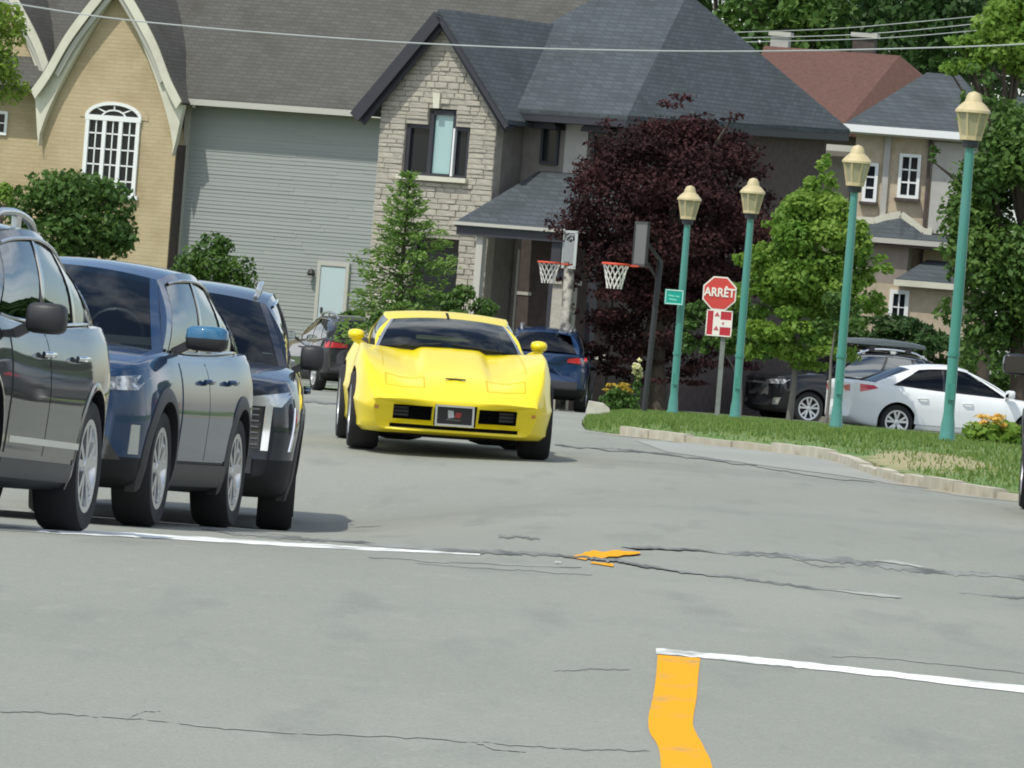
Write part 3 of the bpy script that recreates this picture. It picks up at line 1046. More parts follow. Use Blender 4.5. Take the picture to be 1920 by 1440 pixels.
MB().box(((ws_r[0] + ws_r[1]) / 2, .15, (wz0 + wz_s) / 2), (ws_r[1] - ws_r[0] - .06, .012, wz_s - wz0 - .1)).build('pane', M_PANE, wn)
MB().prism([(ws_l[0] + .30, .165, wz0), (ws_l[1] - .02, .165, wz0), (ws_l[1] - .02, .165, wz_s - .1), (ws_l[0] + .36, .165, wz_s - .1), (ws_l[0] + .44, .165, (wz0 + wz_s) / 2)], (0, .01, 0)).build('curtain', mat('curtain', (.42, .50, .46), .9), wn)
MB().prism([(ws_r[0] + .16, .165, wz0), (ws_r[1] - .03, .165, wz0), (ws_r[1] - .03, .165, wz_s - .1), (ws_r[0] + .2, .165, wz_s - .1)], (0, .01, 0)).build('curtain', mat('curtain_dark', (.12, .14, .15), .9), wn)
MB().box(((g0 + g1) / 2, .2, (gz0 + gz1) / 2), (g1 - g0 + .02, .012, gz1 - gz0 + .02)).build('lower_window', M_PANE, house)
# right cheek of the bay
MB().box((u1 - .13, RET / 2 + .28, (gzH + zEv) / 2), (.25, RET, zEv - gzH)).build('bay_side_wall', M_STUCCO, house)
# main block behind
uFR, zFR = H2(1200, 222, RET)
dep = 9.2
pBR = H2(1594, 243, RET + dep + .5)
uW = pBR[0] - .5
MB().box(((u0 + uW) / 2, RET + .3 + dep / 2, (gzH + zEv) / 2), (uW - u0, dep - .02, zEv - gzH - .02)).build('main_wall', M_STUCCO, house)
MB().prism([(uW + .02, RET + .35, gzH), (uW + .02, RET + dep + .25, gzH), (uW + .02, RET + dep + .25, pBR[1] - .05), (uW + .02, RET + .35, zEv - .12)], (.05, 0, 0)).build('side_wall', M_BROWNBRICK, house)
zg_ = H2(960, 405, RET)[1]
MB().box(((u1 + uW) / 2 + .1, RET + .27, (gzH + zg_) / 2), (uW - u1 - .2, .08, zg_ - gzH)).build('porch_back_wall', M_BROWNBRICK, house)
def fwall(px):
    return H2(px, 260, RET + .3)
# narrow upper windows under the eaves
for a_, b_, zt, zb2 in ((1012, 1052, 200, 306), (1108, 1150, 206, 315)):
    p, q = H2(a_, zb2, RET + .25), H2(b_, zt, RET + .25)
    window(house, p[0] + .05, q[0] - .05, p[1] + .05, q[1] - .05, RET + .26, 1, 1, M_DARKTRIM, M_PANE, .06)
    c = (p[0] + q[0]) / 2
    arc = [(c + .34 * math.cos(t), zEv - .40 + .22 * math.sin(t)) for t in np.linspace(0, math.pi, 9)]
    MB().prism([(x, RET - .12, z) for x, z in arc], (0, .4, 0)).build('eyebrow_eave', M_DARKTRIM, house)  # dark half-round solid stands in for the shadow under a curved eave
# pale quoin strip beside the window
p = H2(1062, 260, RET + .25)
MB().box((p[0] + .25, RET + .28, (p[1] + zEv) / 2 - 1.2), (.55, .06, zEv - p[1] + 2.4)).build('plaster_strip', M_STUCCO_L, house)
# roofs -------------------------------------------------------------
ov = .45
def tri_slab(name, pts, m, par, th=.12):
    n_ = len(pts)
    return MB().prism(pts, (0, 0, -th)).build(name, m, par)
zpk_r = H2(822, 3)[1]
uA, zA = H2(1290, -14, RET + 5.5)
A = (uFR + .35 - 2.3, RET + 5.8, zA)
Pa = H2(1290, -14, RET + 5.8)
A = (Pa[0], RET + 5.8, Pa[1])
A2 = (A[0] - 1.9, RET + 5.8, zA + .05)
eFR = (uFR + .02, RET - ov, zEv - .05)
pBR = H2(1594, 243, RET + dep + .5)
eBR = (pBR[0], RET + dep + .5, pBR[1])
eFR = (pBR[0], RET - ov, zEv - .02)
eFL = (u0 + .6, RET - ov, zEv - .02)
roofm = MB()
roofm.prism([eFL, eFR, A, A2], (0, 0, -.1))
roofm.prism([eFR, eBR, A], (0, 0, -.1))
eBL = (u0 - .4, RET + dep + .5, zEv)
roofm.prism([eBR, eBL, A2, A], (0, 0, -.1))
roofm.prism([eBL, eFL, A2], (0, 0, -.1))
mr = roofm.build('main_roof', M_SLATE, house)
MB().box(((eFL[0] + eFR[0]) / 2, eFR[1] + .05, zEv - .17), (eFR[0] - eFL[0], .08, .18)).build('fascia', M_DARKTRIM, mr)
MB().bar((eFR[0] - .05, eFR[1], eFR[2] - .17), (eBR[0] - .05, eBR[1], eBR[2] - .17), .07, .18).build('fascia', M_DARKTRIM, mr)
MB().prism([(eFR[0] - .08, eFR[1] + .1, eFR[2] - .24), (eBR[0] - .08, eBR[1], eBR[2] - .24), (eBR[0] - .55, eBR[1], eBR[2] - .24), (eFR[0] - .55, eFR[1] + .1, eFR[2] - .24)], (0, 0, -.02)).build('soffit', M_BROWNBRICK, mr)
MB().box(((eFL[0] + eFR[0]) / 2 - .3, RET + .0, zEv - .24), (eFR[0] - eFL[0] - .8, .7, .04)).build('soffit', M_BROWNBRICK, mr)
# gable roof of the bay: ridge runs back into the main roof
rb = 5.2
for sg, en in ((-1, u0), (1, u1)):
    slope = (zPk - zEv) / ((u1 - u0) / 2)
    eo = uc + sg * ((u1 - u0) / 2 + ov)
    ze_ = zEv - slope * ov + .14
    zr_ = zPk + .16
    g = MB()
    g.prism([(eo, -.34, ze_), (uc, -.34, zr_), (uc, rb, zr_), (eo, rb if sg < 0 else RET + .6, ze_)], (0, 0, .10))
    gr = g.build('gable_roof', M_SLATE, house)
    g = MB()
    g.bar((eo, -.36, ze_ - .06), (uc, -.36, zr_ - .06), .06, .26 if sg < 0 else .10, up=(0, 0, 1))
    g.build('bargeboard', M_DARKTRIM, gr)
    g = MB()
    g.bar((eo - sg * .12, -.22, ze_ - .16), (uc - sg * .03, -.22, zr_ - .22), .05, .16 if sg < 0 else .04, up=(0, 0, 1))
    g.build('bargeboard_inner', M_DARKTRIM, gr)
    g = MB()
    g.prism([(eo, -.33, ze_ - .05), (uc, -.33, zr_ - .05), (uc, -.02, zr_ - .05), (eo, -.02, ze_ - .05)], (0, 0, -.03))
    g.build('soffit', M_DARKTRIM, gr)
# porch: hipped roof on posts, dark recess behind
pu0, pz = H2(853, 412, -1.6)
pu1 = H2(1150, 430, -1.6)[0]
pu0b = H2(853, 414, -1.3)[0]
ze_p = H2(960, 424, -1.6)[1]
zt_p = H2(1040, 322, RET)[1]
g = MB()
pt = [(pu0, -1.6, ze_p), (pu1, -1.6, ze_p), (pu1, RET + .25, zt_p), (H2(1000, 330, RET)[0], RET + .25, zt_p)]
g.prism(pt, (0, 0, -.1))
g.prism([(pu0, -1.6, ze_p), (H2(1000, 330, RET)[0], RET + .25, zt_p), (pu0 + .35, RET + .25, ze_p)], (0, 0, -.1))
pr = g.build('porch_roof', M_SLATE, house)
MB().box(((pu0 + pu1) / 2, -1.53, ze_p - .16), (pu1 - pu0 - .1, .12, .2)).build('porch_beam', M_DARKTRIM, pr)
MB().box(((pu0 + pu1) / 2, -1.66, ze_p - .02), (pu1 - pu0, .06, .07)).build('gutter', M_CREAM_D, pr)
for px_, w_, m_ in ((899, .16, M_CREAM_D), (1045, .22, M_DARKTRIM), (1115, .16, M_DARKTRIM)):
    x_ = H2(px_, 500, -1.4)[0]
    MB().box((x_, -1.4, (gzH + ze_p) / 2), (w_, w_, ze_p - gzH - .2)).box((x_, -1.4, gzH + .75), (w_ * 1.5, w_ * 1.5, .1)).build('porch_post', m_, house)
# entrance door with side light inside the porch
p, q = H2(962, 630, RET + .2), H2(1002, 470, RET + .2)
dw = MB().box((p[0] - .03, RET + .24, (p[1] + q[1]) / 2), (.05, .06, q[1] - p[1])).box(((p[0] + q[0]) / 2, RET + .24, p[1] + (q[1] - p[1]) * .50), (q[0] - p[0], .06, .07)).build('storm_door', M_CREAM_D, house)
MB().box(((p[0] + q[0]) / 2, RET + .27, p[1] + (q[1] - p[1]) * .24), (q[0] - p[0], .02, (q[1] - p[1]) * .46)).build('pane', M_PANE, dw)
MB().box(((p[0] + q[0]) / 2, RET + .27, p[1] + (q[1] - p[1]) * .76), (q[0] - p[0], .02, (q[1] - p[1]) * .46)).build('pane', M_STUCCO, dw)
# lit stone pillar at the corner of the drive
p = H2(1058, 560, -2.0)
MB().box((p[0], -2.0, gzH + 1.55), (.38, .38, 3.1)).box((p[0], -2.0, gzH + 3.14), (.5, .5, .1)).build('stone_pillar', M_STONE, house)

# ------------------------------------------------------------------ tan house on the right
FT = Frame(1600, 176, R(8))
tan = FT.root('tan_house')
tag(tan, 'tan stone house with slate pavilion roof, white gutter and white windows', 'house')
H3 = FT.hit
gzT = FT.gz(0, 0) - .5
a, b = H3(1602, 300)[0], H3(1850, 300)[0]
zt = H3(1700, 254)[1]
MB().box(((a + b) / 2, 3.0, (gzT + zt) / 2), (b - a, 6.0, zt - gzT)).build('wall', M_TANSTONE, tan)
c = H3(1746, 300)[0]
MB().box(((c + b) / 2 + .05, -.02, (zt + H3(1780, 432)[1]) / 2 - .1), (b - c, .1, zt - H3(1780, 432)[1])).build('stucco_panel', M_STUCCO_L, tan)
c2 = H3(1663, 300)[0]
MB().box((c2, -.03, (zt + gzT) / 2), (.14, .1, zt - gzT)).build('corner_strip', M_STUCCO_L, tan)
MB().box((c - .04, -.06, (zt + gzT) / 2 + 1.0), (.07, .1, zt - gzT - 2)).build('downpipe', M_BROWNBRICK, tan)
e0, ez = H3(1576, 243, -.5)
e1 = H3(1880, 262, -.5)[0]
pk0, pk1 = H3(1738, 136, 2.8), H3(1800, 140, 2.8)
g = MB()
ez2 = (H3(1576, 236, -.5)[1] + H3(1820, 254, -.5)[1]) / 2
for P in ([(e0, -.5, ez2), (e1, -.5, ez2), (pk1[0], 2.8, pk0[1]), (pk0[0], 2.8, pk0[1])], [(e0, -.5, ez2), (pk0[0], 2.8, pk0[1]), (e0, 6.4, ez2)], [(e1, -.5, ez2), (e1, 6.4, ez2), (pk1[0], 2.8, pk0[1])], [(e0, 6.4, ez2), (pk0[0], 2.8, pk0[1]), (pk1[0], 2.8, pk0[1]), (e1, 6.4, ez2)]):
    g.prism(P, (0, 0, -.08))
rf = g.build('roof', M_SLATE, tan)
MB().box(((e0 + e1) / 2, -.54, ez2 - .03), (e1 - e0, .13, .17)).build('gutter', M_WHITE, rf)
MB().box(((e0 + e1) / 2, -.22, ez2 - .13), (e1 - e0 - .1, .5, .05)).build('soffit', M_CREAM_D, rf)
for (x0, y0, x1, y1, cc, rr) in ((1688, 365, 1722, 296, 2, 3), (1622, 372, 1642, 312, 1, 3)):
    p, q = H3(x0, y0), H3(x1, y1)
    w_ = window(tan, p[0], q[0], p[1], q[1], -.05, cc, rr, M_WHITE, M_PANE, .075, .04)
    MB().box(((p[0] + q[0]) / 2, -.10, p[1] - .11), (q[0] - p[0] + .24, .2, .07)).build('sill', M_BROWNBRICK, w_)
# lower roof with swept cream flashing
pts_f = [(1606, 408), (1640, 410), (1668, 402), (1690, 398), (1712, 414), (1732, 430), (1748, 432)]
fl = [H3(x, y, -.06) for x, y in pts_f]
g = MB()
for i in range(len(fl) - 1):
    g.bar((fl[i][0], -.10, fl[i][1] - .05), (fl[i + 1][0], -.10, fl[i + 1][1] - .05), .06, .16, up=(0, 0, 1))
g.build('flashing', M_CREAM, tan)
ev = [H3(1600, 446, -1.6), H3(1800, 462, -1.6)]
zl = (ev[0][1] + ev[1][1]) / 2
g = MB()
top = [(u, -.02, z - .10) for u, z in fl] + [(H3(1800, 440)[0], -.02, fl[-1][1] - .12)]
low = [(ev[0][0] + (ev[1][0] - ev[0][0]) * i / (len(top) - 1), -1.6, zl + .07) for i in range(len(top))]
g.slab([low, top], (0, 0, -.07))
lr = g.build('lower_roof', M_SLATE, tan)
MB().box(((ev[0][0] + ev[1][0]) / 2, -1.62, zl), (ev[1][0] - ev[0][0], .08, .12)).build('gutter', M_CREAM_D, lr)
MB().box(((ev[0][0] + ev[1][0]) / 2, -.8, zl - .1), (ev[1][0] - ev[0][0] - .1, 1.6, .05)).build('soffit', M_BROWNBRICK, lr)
MB().box((H3(1660, 470, -.7)[0], -.7, (zl + gzT) / 2), (1.2, 1.3, zl - gzT - .1)).build('porch_wall', M_STUCCO, tan)
# garage wing in front with its own small roof
ga, gb_ = H3(1598, 560, -2.6)[0], H3(1860, 560, -2.6)[0]
zg = H3(1720, 536, -2.6)[1]
MB().box(((ga + gb_) / 2, -2.0, (zg + gzT) / 2), (gb_ - ga, 1.3, zg - gzT)).build('garage_wall', M_TANSTONE, tan)
g = MB()
r0, r1 = H3(1676, 530, -2.9), H3(1870, 545, -2.9)
rt0 = H3(1738, 487, -1.0)
g.prism([(r0[0], -2.9, zg + .10), (r1[0], -2.9, zg + .10), (r1[0], -1.0, rt0[1]), (rt0[0], -1.0, rt0[1])], (0, 0, -.07))
gr = g.build('garage_roof', M_SLATE, tan)
MB().box(((r0[0] + r1[0]) / 2, -2.92, zg + .04), (r1[0] - r0[0], .08, .14)).build('gutter', M_CREAM, gr)
p, q = H3(1672, 600, -2.65), H3(1698, 552, -2.65)
window(tan, p[0], q[0], p[1], q[1], -2.68, 2, 2, M_WHITE, M_PANE, .09, .03)

# ------------------------------------------------------------------ red-roofed house far behind
FR_ = Frame(1600, 235, R(10))
red = FR_.root('red_roof_house')
tag(red, 'distant brick house with rusty red hipped roof and chimneys', 'house')
H4 = FR_.hit
gzR = FR_.gz(0, 0) - .5
rl, rr_ = H4(1432, 98, 4), H4(1688, 92, 4)
ez = H4(1600, 250)[1]
el, er = H4(1380, 250)[0], H4(1850, 250)[0]
g = MB()
zr_ = (rl[1] + rr_[1]) / 2
mid = H4(1592, 212, 0)
for P in ([(el, 0, ez), (H4(1570, 250)[0], 0, ez), (rr_[0], 4, zr_), (rl[0], 4, zr_)], [(H4(1570, 250)[0], 0, ez), (er, 5, ez), (rr_[0], 4, zr_)], [(el, 0, ez), (rl[0], 4, zr_), (el, 8, ez)], [(el, 8, ez), (rl[0], 4, zr_), (rr_[0], 4, zr_), (er, 8, ez)], [(er, 5, ez), (er, 8, ez), (rr_[0], 4, zr_)]):
    g.prism(P, (0, 0, -.1))
g.build('roof', M_REDROOF, red)
g = MB()
f1, f2 = H4(1570, 250)[0], er
g.prism([(el + .4, .5, gzR), (f1 - .2, .5, gzR), (f2 - .5, 5.2, gzR), (f2 - .5, 7.6, gzR), (el + .4, 7.6, gzR)], (0, 0, ez - gzR - .08))
g.build('wall', M_BROWNBRICK, red)
for x0, x1, yt, yb, m_ in ((1602, 1640, 68, 110, M_BROWNBRICK), (1448, 1478, 66, 110, M_STUCCO_L)):
    p, q = H4(x0, yt, 4.6), H4(x1, yb, 4.6)
    ch = MB().box(((p[0] + q[0]) / 2, 4.6, (p[1] + q[1]) / 2 - .2), (q[0] - p[0], .6, p[1] - q[1] + .4)).build('chimney', m_, red)
    MB().box(((p[0] + q[0]) / 2, 4.6, p[1] + .05), (q[0] - p[0] + .14, .75, .14)).build('chimney_cap', M_CREAM_D, ch)

# white-sided house glimpsed through the right-hand tree
FW = Frame(1850, 205, R(4))
wh = FW.root('white_house')
tag(wh, 'white sided house glimpsed through the tall tree on the right', 'house')
p, q = FW.hit(1815, 430), FW.hit(2050, 330)
gzW = FW.gz(0, 0) - .5
MB().box(((p[0] + q[0]) / 2, 2.5, (gzW + q[1]) / 2), (q[0] - p[0], 5, q[1] - gzW)).build('wall', M_WHITE, wh)
g = MB()
for P in ([(p[0] - .4, -.4, q[1]), (q[0] + .4, -.4, q[1]), (q[0] - 1, 2.5, q[1] + 2.0), (p[0] + 1, 2.5, q[1] + 2.0)], [(p[0] - .4, -.4, q[1]), (p[0] + 1, 2.5, q[1] + 2.0), (p[0] - .4, 5.4, q[1])], [(p[0] - .4, 5.4, q[1]), (p[0] + 1, 2.5, q[1] + 2), (q[0] - 1, 2.5, q[1] + 2), (q[0] + .4, 5.4, q[1])]):
    g.prism(P, (0, 0, .08))
g.build('roof', M_SLATE, wh)
p2, q2 = FW.hit(1850, 410), FW.hit(1880, 350)
window(wh, p2[0], q2[0], p2[1], q2[1], -.03, 2, 2)

# ================================================================== vehicles
def paint(name, c, metal=0.35, rough=0.32):
    return mat(name, c, 0.5, metal * .2, 1.0, spec=0.1)
M_BLK = mat('black_plastic', (0.022, 0.023, 0.025), 0.5)
M_GLOSSBLK = mat('gloss_black', (0.012, 0.012, 0.014), 0.12, coat=1.0)
M_TYRE = mat('tyre_rubber', (0.018, 0.018, 0.019), 0.82, bump=(60, .3, .004))
M_RIM = mat('alloy_rim', (0.62, 0.63, 0.64), 0.28, 0.9)
M_RIMD = mat('rim_shadow', (0.03, 0.03, 0.032), 0.6)  # dark disc behind the spokes
M_CHROME = mat('chrome', (0.82, 0.84, 0.85), 0.10, 1.0)
M_HEAD = mat('headlamp_lens', (0.55, 0.58, 0.60), 0.08, 0.25, 1.0, noise=(18, 2, 0.4, 0.6), col2=(0.12, 0.13, 0.14))
M_TAIL = mat('tail_lamp_red', (0.55, 0.015, 0.02), 0.12, 0, 1.0)
M_AMBER = mat('amber_lens', (0.60, 0.26, 0.04), 0.15, 0, 1.0)
M_CABIN = mat('cabin_dark', (0.025, 0.026, 0.028), 0.85)
M_SEAT = mat('seat_fabric', (0.045, 0.046, 0.05), 0.9)
M_SEAM = mat('panel_gap', (0.006, 0.006, 0.006), 0.9)
M_GLASS = glass('car_glass', (0.42, 0.50, 0.48), ior=1.5)
M_GLASS_T = glass('car_glass_tinted', (0.10, 0.13, 0.13), ior=1.6)
M_GLASS_S = glass('side_glass', (0.16, 0.20, 0.20), ior=3.0)
M_SILVER = mat('silver_trim', (0.55, 0.57, 0.58), 0.25, 0.85)
M_PLATE = mat('plate_white', (0.7, 0.72, 0.74), 0.5)

def two_tone(pm, z, low=(0.022, 0.023, 0.025)):
    """the same paint with black plastic below height z (body coordinates)"""
    name = pm.name + '_clad%.2f' % z
    if name in MATS:
        return MATS[name]
    m = pm.copy()
    m.name = name
    n = m.node_tree
    b = n.nodes['Principled BSDF']
    t = [q for q in n.nodes if q.type == 'TEX_COORD'][0]
    sx = n.nodes.new('ShaderNodeSeparateXYZ')
    n.links.new(t.outputs['Object'], sx.inputs[0])
    lt = n.nodes.new('ShaderNodeMath')
    lt.operation = 'GREATER_THAN'
    lt.inputs[1].default_value = z
    n.links.new(sx.outputs[2], lt.inputs[0])
    mx = n.nodes.new('ShaderNodeMix')
    mx.data_type = 'RGBA'
    n.links.new(lt.outputs[0], mx.inputs[0])
    mx.inputs[6].default_value = (*low, 1)
    mx.inputs[7].default_value = b.inputs['Base Color'].default_value[:]
    n.links.new(mx.outputs[2], b.inputs['Base Color'])
    n.links.new(lt.outputs[0], b.inputs['Coat Weight'])
    MATS[name] = m
    return m

class Car:
    def __init__(s, name, label, group, sp):
        s.sp = sp
        s.root = empty(name)
        tag(s.root, label, 'car', group)
        s.W, s.ZD, s.ZB = pchip(*zip(*sp['w'])), pchip(*zip(*sp['zd'])), pchip(*zip(*sp['zb']))
        s.crown = pchip(*zip(*sp.get('crown', [(-3, .03), (3, .03)])))
        s.xf, s.xb = max(p[0] for p in sp['w']), min(p[0] for p in sp['w'])
        s.body()
        s.greenhouse()
        s.wheels()
    # half section at station x, bottom centre to top centre
    def section(s, x):
        if 'sec' in s.sp:
            return s.sp['sec'](x)
        hw, zb, zd, c = s.W(x), s.ZB(x), s.ZD(x), s.crown(x)
        h = zd - zb
        pts = [(0, zb), (.55 * hw, zb), (.86 * hw, zb + .01), (.945 * hw, zb + .07 * h), (.975 * hw, zb + .2 * h), (.992 * hw, zb + .42 * h), (1.0 * hw, zb + .58 * h), (.99 * hw, zb + .74 * h), (.968 * hw, zb + .86 * h), (.93 * hw, zb + .955 * h), (.865 * hw, zd), (.5 * hw, zd + .75 * c), (0, zd + c)]
        return [tuple(q) for q in catmull(pts, 3)]
    def body(s):
        sp = s.sp
        n = sp.get('stations', 72)
        xs = [s.xf + (s.xb - s.xf) * (0.5 - 0.5 * math.cos(math.pi * i / (n - 1))) for i in range(n)]
        cf, cb = sp.get('bow_f', .30), sp.get('bow_b', .14)
        wm = max(p[1] for p in sp['w'])
        rk = sp.get('rake', 0.0)
        zlip = sp.get('zlip', 0)
        def place(x, y, z):
            d = s.xf - x
            k = max(0.0, 1 - d / 1.1)
            xx = x - cf * k * k * abs(y / wm) ** 2.4
            if rk and z < zlip:
                xx -= rk * max(0, 1 - d / .5) * (zlip - z)
            d = x - s.xb
            k = max(0.0, 1 - d / 0.9)
            xx += cb * k * k * abs(y / wm) ** 2.6
            return (xx, y, z)
        rings = []
        for i, x in enumerate(xs):
            sec = s.section(x)
            rings.append([place(x, y, z) for y, z in sec])
        def shrink(r, f, dx):
            zc = (r[0][2] + r[-1][2]) / 2
            return [(p[0] + dx, p[1] * f, zc + (p[2] - zc) * f) for p in r]
        f0, b0 = rings[0], rings[-1]
        bev = sp.get('bev', .035)
        rings = [shrink(f0, .55, bev * .55), shrink(f0, .90, bev * .5), shrink(f0, .965, bev * .3)] + rings + [shrink(b0, .965, -bev * .3), shrink(b0, .9, -bev * .5), shrink(b0, .5, -bev * .55)]
        full = []
        for r in rings:
            full.append(list(r) + [(p[0], -p[1], p[2]) for p in r[-2:0:-1]])
        m = len(full[0])
        V = [p for r in full for p in r]
        Fc = []
        for i in range(len(full) - 1):
            for j in range(m):
                Fc.append((i * m + j, i * m + (j + 1) % m, (i + 1) * m + (j + 1) % m, (i + 1) * m + j))
        Fc.append(tuple(range(m)))
        Fc.append(tuple((len(full) - 1) * m + j for j in range(m))[::-1])
        zc = sp.get('clad', 0.0)
        cab = sp['gh']
        mi = []
        for f in Fc:
            c = np.mean([V[i] for i in f], axis=0)
            k = 0
            zz = s.ZD(c[0])
            if cab['xD0'] + .04 < c[0] < cab['xA0'] + .05 and abs(c[1]) < s.W(c[0]) * .855 - .01 and c[2] > zz - .02:
                k = 2
            mi.append(k)
        mb = MB()
        mb.v, mb.f, mb.m = V, Fc, mi
        mats = [two_tone(sp['paint'], zc) if zc else sp['paint'], sp.get('cladmat', M_BLK), M_CABIN]
        me = mb.mesh('body', mats)
        cut = sp.get('cuts', [])
        tmp = bpy.data.objects.new('tmp', me)
        COL.objects.link(tmp)
        cm_ = MB()
        rw = sp['rw']
        for ax in sp['axles']:
            for sg in (1, -1):
                prof = [(rw + sp.get('gap', .05), .55), (rw + sp.get('gap', .05), 1.3)]
                yy = sg * .925
                inn, outy = (s.W(ax) - .30) * sg, 1.4 * sg
                nseg = 36
                vs_ = []
                for q in (inn, outy):
                    for k in range(nseg):
                        t = 2 * math.pi * k / nseg
                        vs_.append((ax + (rw + sp.get('gap', .05)) * math.cos(t), q, rw + (rw + sp.get('gap', .05)) * math.sin(t)))
                fs_ = [(k, (k + 1) % nseg, nseg + (k + 1) % nseg, nseg + k) for k in range(nseg)] + [tuple(range(nseg))[::-1], tuple(range(nseg, 2 * nseg))]
                cm_.add(vs_, fs_, 2)
        for c_ in cut:
            cm_.box(c_[0], c_[1], None, 2)
        cme = cm_.mesh('cut', mats)
        cuto = bpy.data.objects.new('cut', cme)
        COL.objects.link(cuto)
        mod = tmp.modifiers.new('b', 'BOOLEAN')
        mod.operation = 'DIFFERENCE'
        mod.solver = 'EXACT'
        mod.use_self = False
        mod.object = cuto
        s.bvh0 = BVHTree.FromPolygons([Vector(v) for v in V], Fc)
        dg = bpy.context.evaluated_depsgraph_get()
        res = bpy.data.meshes.new_from_object(tmp.evaluated_get(dg))
        bpy.data.objects.remove(tmp)
        bpy.data.objects.remove(cuto)
        res.polygons.foreach_set('use_smooth', [True] * len(res.polygons))
        res.set_sharp_from_angle(angle=R(sp.get('sharp', 38)))
        res.name = 'body'
        s.body_o = link('body', res, s.root)
    # cast a point onto the uncut body
    def hit(s, o, d):
        h = s.bvh0.ray_cast(Vector(o), Vector(d))
        return h[0]
    def patch(s, name, corners, d, m, off=.006, n=8, k=8, parent=None, back=.02, smooth=40):
        """skin of the body inside four corner points (origin plane), lifted by off along -d"""
        d = Vector(d).normalized()
        c = [Vector(q) for q in corners]
        P = []
        for i in range(n + 1):
            row = []
            for j in range(k + 1):
                a, b = i / n, j / k
                o = c[0] * (1 - a) * (1 - b) + c[1] * (1 - a) * b + c[2] * a * b + c[3] * a * (1 - b)
                h = s.hit(o - d * 6, d)
                row.append(h - d * off if h is not None else None)
            P.append(row)
        # fill misses from neighbours
        for _ in range(6):
            for i in range(n + 1):
                for j in range(k + 1):
                    if P[i][j] is None:
                        for (a, b) in ((i, j - 1), (i, j + 1), (i - 1, j), (i + 1, j)):
                            if 0 <= a <= n and 0 <= b <= k and P[a][b] is not None:
                                ca = c[0] * (1 - i / n) * (1 - j / k) + c[1] * (1 - i / n) * (j / k) + c[2] * (i / n) * (j / k) + c[3] * (i / n) * (1 - j / k)
                                depth = P[a][b].dot(d)
                                P[i][j] = ca + d * (depth - ca.dot(d))
                                break
        if any(q is None for r in P for q in r):
            return None
        g = MB()
        g.slab(P, d * (back + off))
        return g.build(name, m, parent or s.root, smooth)
    def front(s, name, yz, m, **kw):
        return s.patch(name, [(0, y, z) for y, z in yz], (-1, 0, 0), m, **kw)
    def rear(s, name, yz, m, **kw):
        return s.patch(name, [(0, y, z) for y, z in yz], (1, 0, 0), m, **kw)
    def side(s, name, sg, xz, m, **kw):
        return s.patch(name, [(x, 0, z) for x, z in xz], (0, -sg, 0), m, **kw)
    def top(s, name, xy, m, **kw):
        return s.patch(name, [(x, y, 0) for x, y in xy], (0, 0, -1), m, **kw)
    # ---- cabin
    def greenhouse(s):
        g = s.sp['gh']
        P = s.sp['paint']
        hb = (lambda x: g['hb']) if 'hb' in g else (lambda x: s.W(x) * .865 - .012)
        bow, bowt, bowr = g.get('bow', .18), g.get('bowt', .10), g.get('bowr', .08)
        zf = pchip(*zip(*g['zr']))                        # roof edge height over s
        hr = g['hr']
        def belt(t, lift=0):
            x = g['xA0'] + (g['xD0'] - g['xA0']) * t
            return Vector((x, hb(x), s.ZD(x) + lift))
        def roofe(t):
            x = g['xA1'] + (g['xD1'] - g['xA1']) * t
            return Vector((x, hr * (1 - .10 * (2 * t - 1) ** 2 - (.06 * t)), zf(t)))
        def sidep(t, u, off=0):
            b, r = belt(t), roofe(t)
            p = b + (r - b) * u
            p.y += .045 * math.sin(math.pi * u) + off
            return p
        def roofp(t, yy, off=0):
            r = roofe(t)
            return Vector((r.x + bowt * (1 - yy * yy) * (1 - t) - bowr * (1 - yy * yy) * t, r.y * yy, r.z + g.get('crown', .055) * (1 - yy * yy) + off))
        def beltf(yy):
            b = belt(0)
            return Vector((b.x + bow * (1 - abs(yy) ** 2.2), b.y * yy, b.z + .03 * (1 - yy * yy)))
        def beltr(yy):
            b = belt(1)
            return Vector((b.x - .06 * (1 - yy * yy), b.y * yy, b.z + .02 * (1 - yy * yy)))
        s.sidep, s.roofp = sidep, roofp
        Y = [i / 8 for i in range(-8, 9)]
        T = [i / 12 for i in range(13)]
        mb = MB()
        mb.slab([[roofp(t, y) for y in Y] for t in T], (0, 0, -.035))
        s.roof_o = mb.build('roof', g.get('roofmat', P), s.root, 40)
        gm = g.get('glass', M_GLASS)
        gt = g.get('glass_rear', M_GLASS_T)
        yi = [y * (g.get('fw', .925) + .01) for y in Y]
        mb = MB()
        mb.grid([[beltf(y) + (roofp(0, y) - beltf(y)) * u + Vector((.03 * math.sin(math.pi * u), 0, .02 * math.sin(math.pi * u))) for y in yi] for u in [i / 8 for i in range(9)]])
        s.windshield = mb.build('windshield', gm, s.root, 40)
        mb = MB()
        mb.grid([[beltr(y) + (roofp(1, y) - beltr(y)) * u - Vector((.03 * math.sin(math.pi * u), 0, 0)) for y in yi] for u in [.04 + .9 * i / 8 for i in range(9)]])
        s.rear_window = mb.build('rear_window', gt, s.root, 40)
        # header strips above and below the rear window
        mb = MB()
        mb.slab([[beltr(y) + (roofp(1, y) - beltr(y)) * u - Vector((.03 * math.sin(math.pi * u) - .004, 0, 0)) for y in Y] for u in (.90, .95, 1.0)], (.04, 0, 0))
        mb.build('tailgate_header', P, s.root, 40)
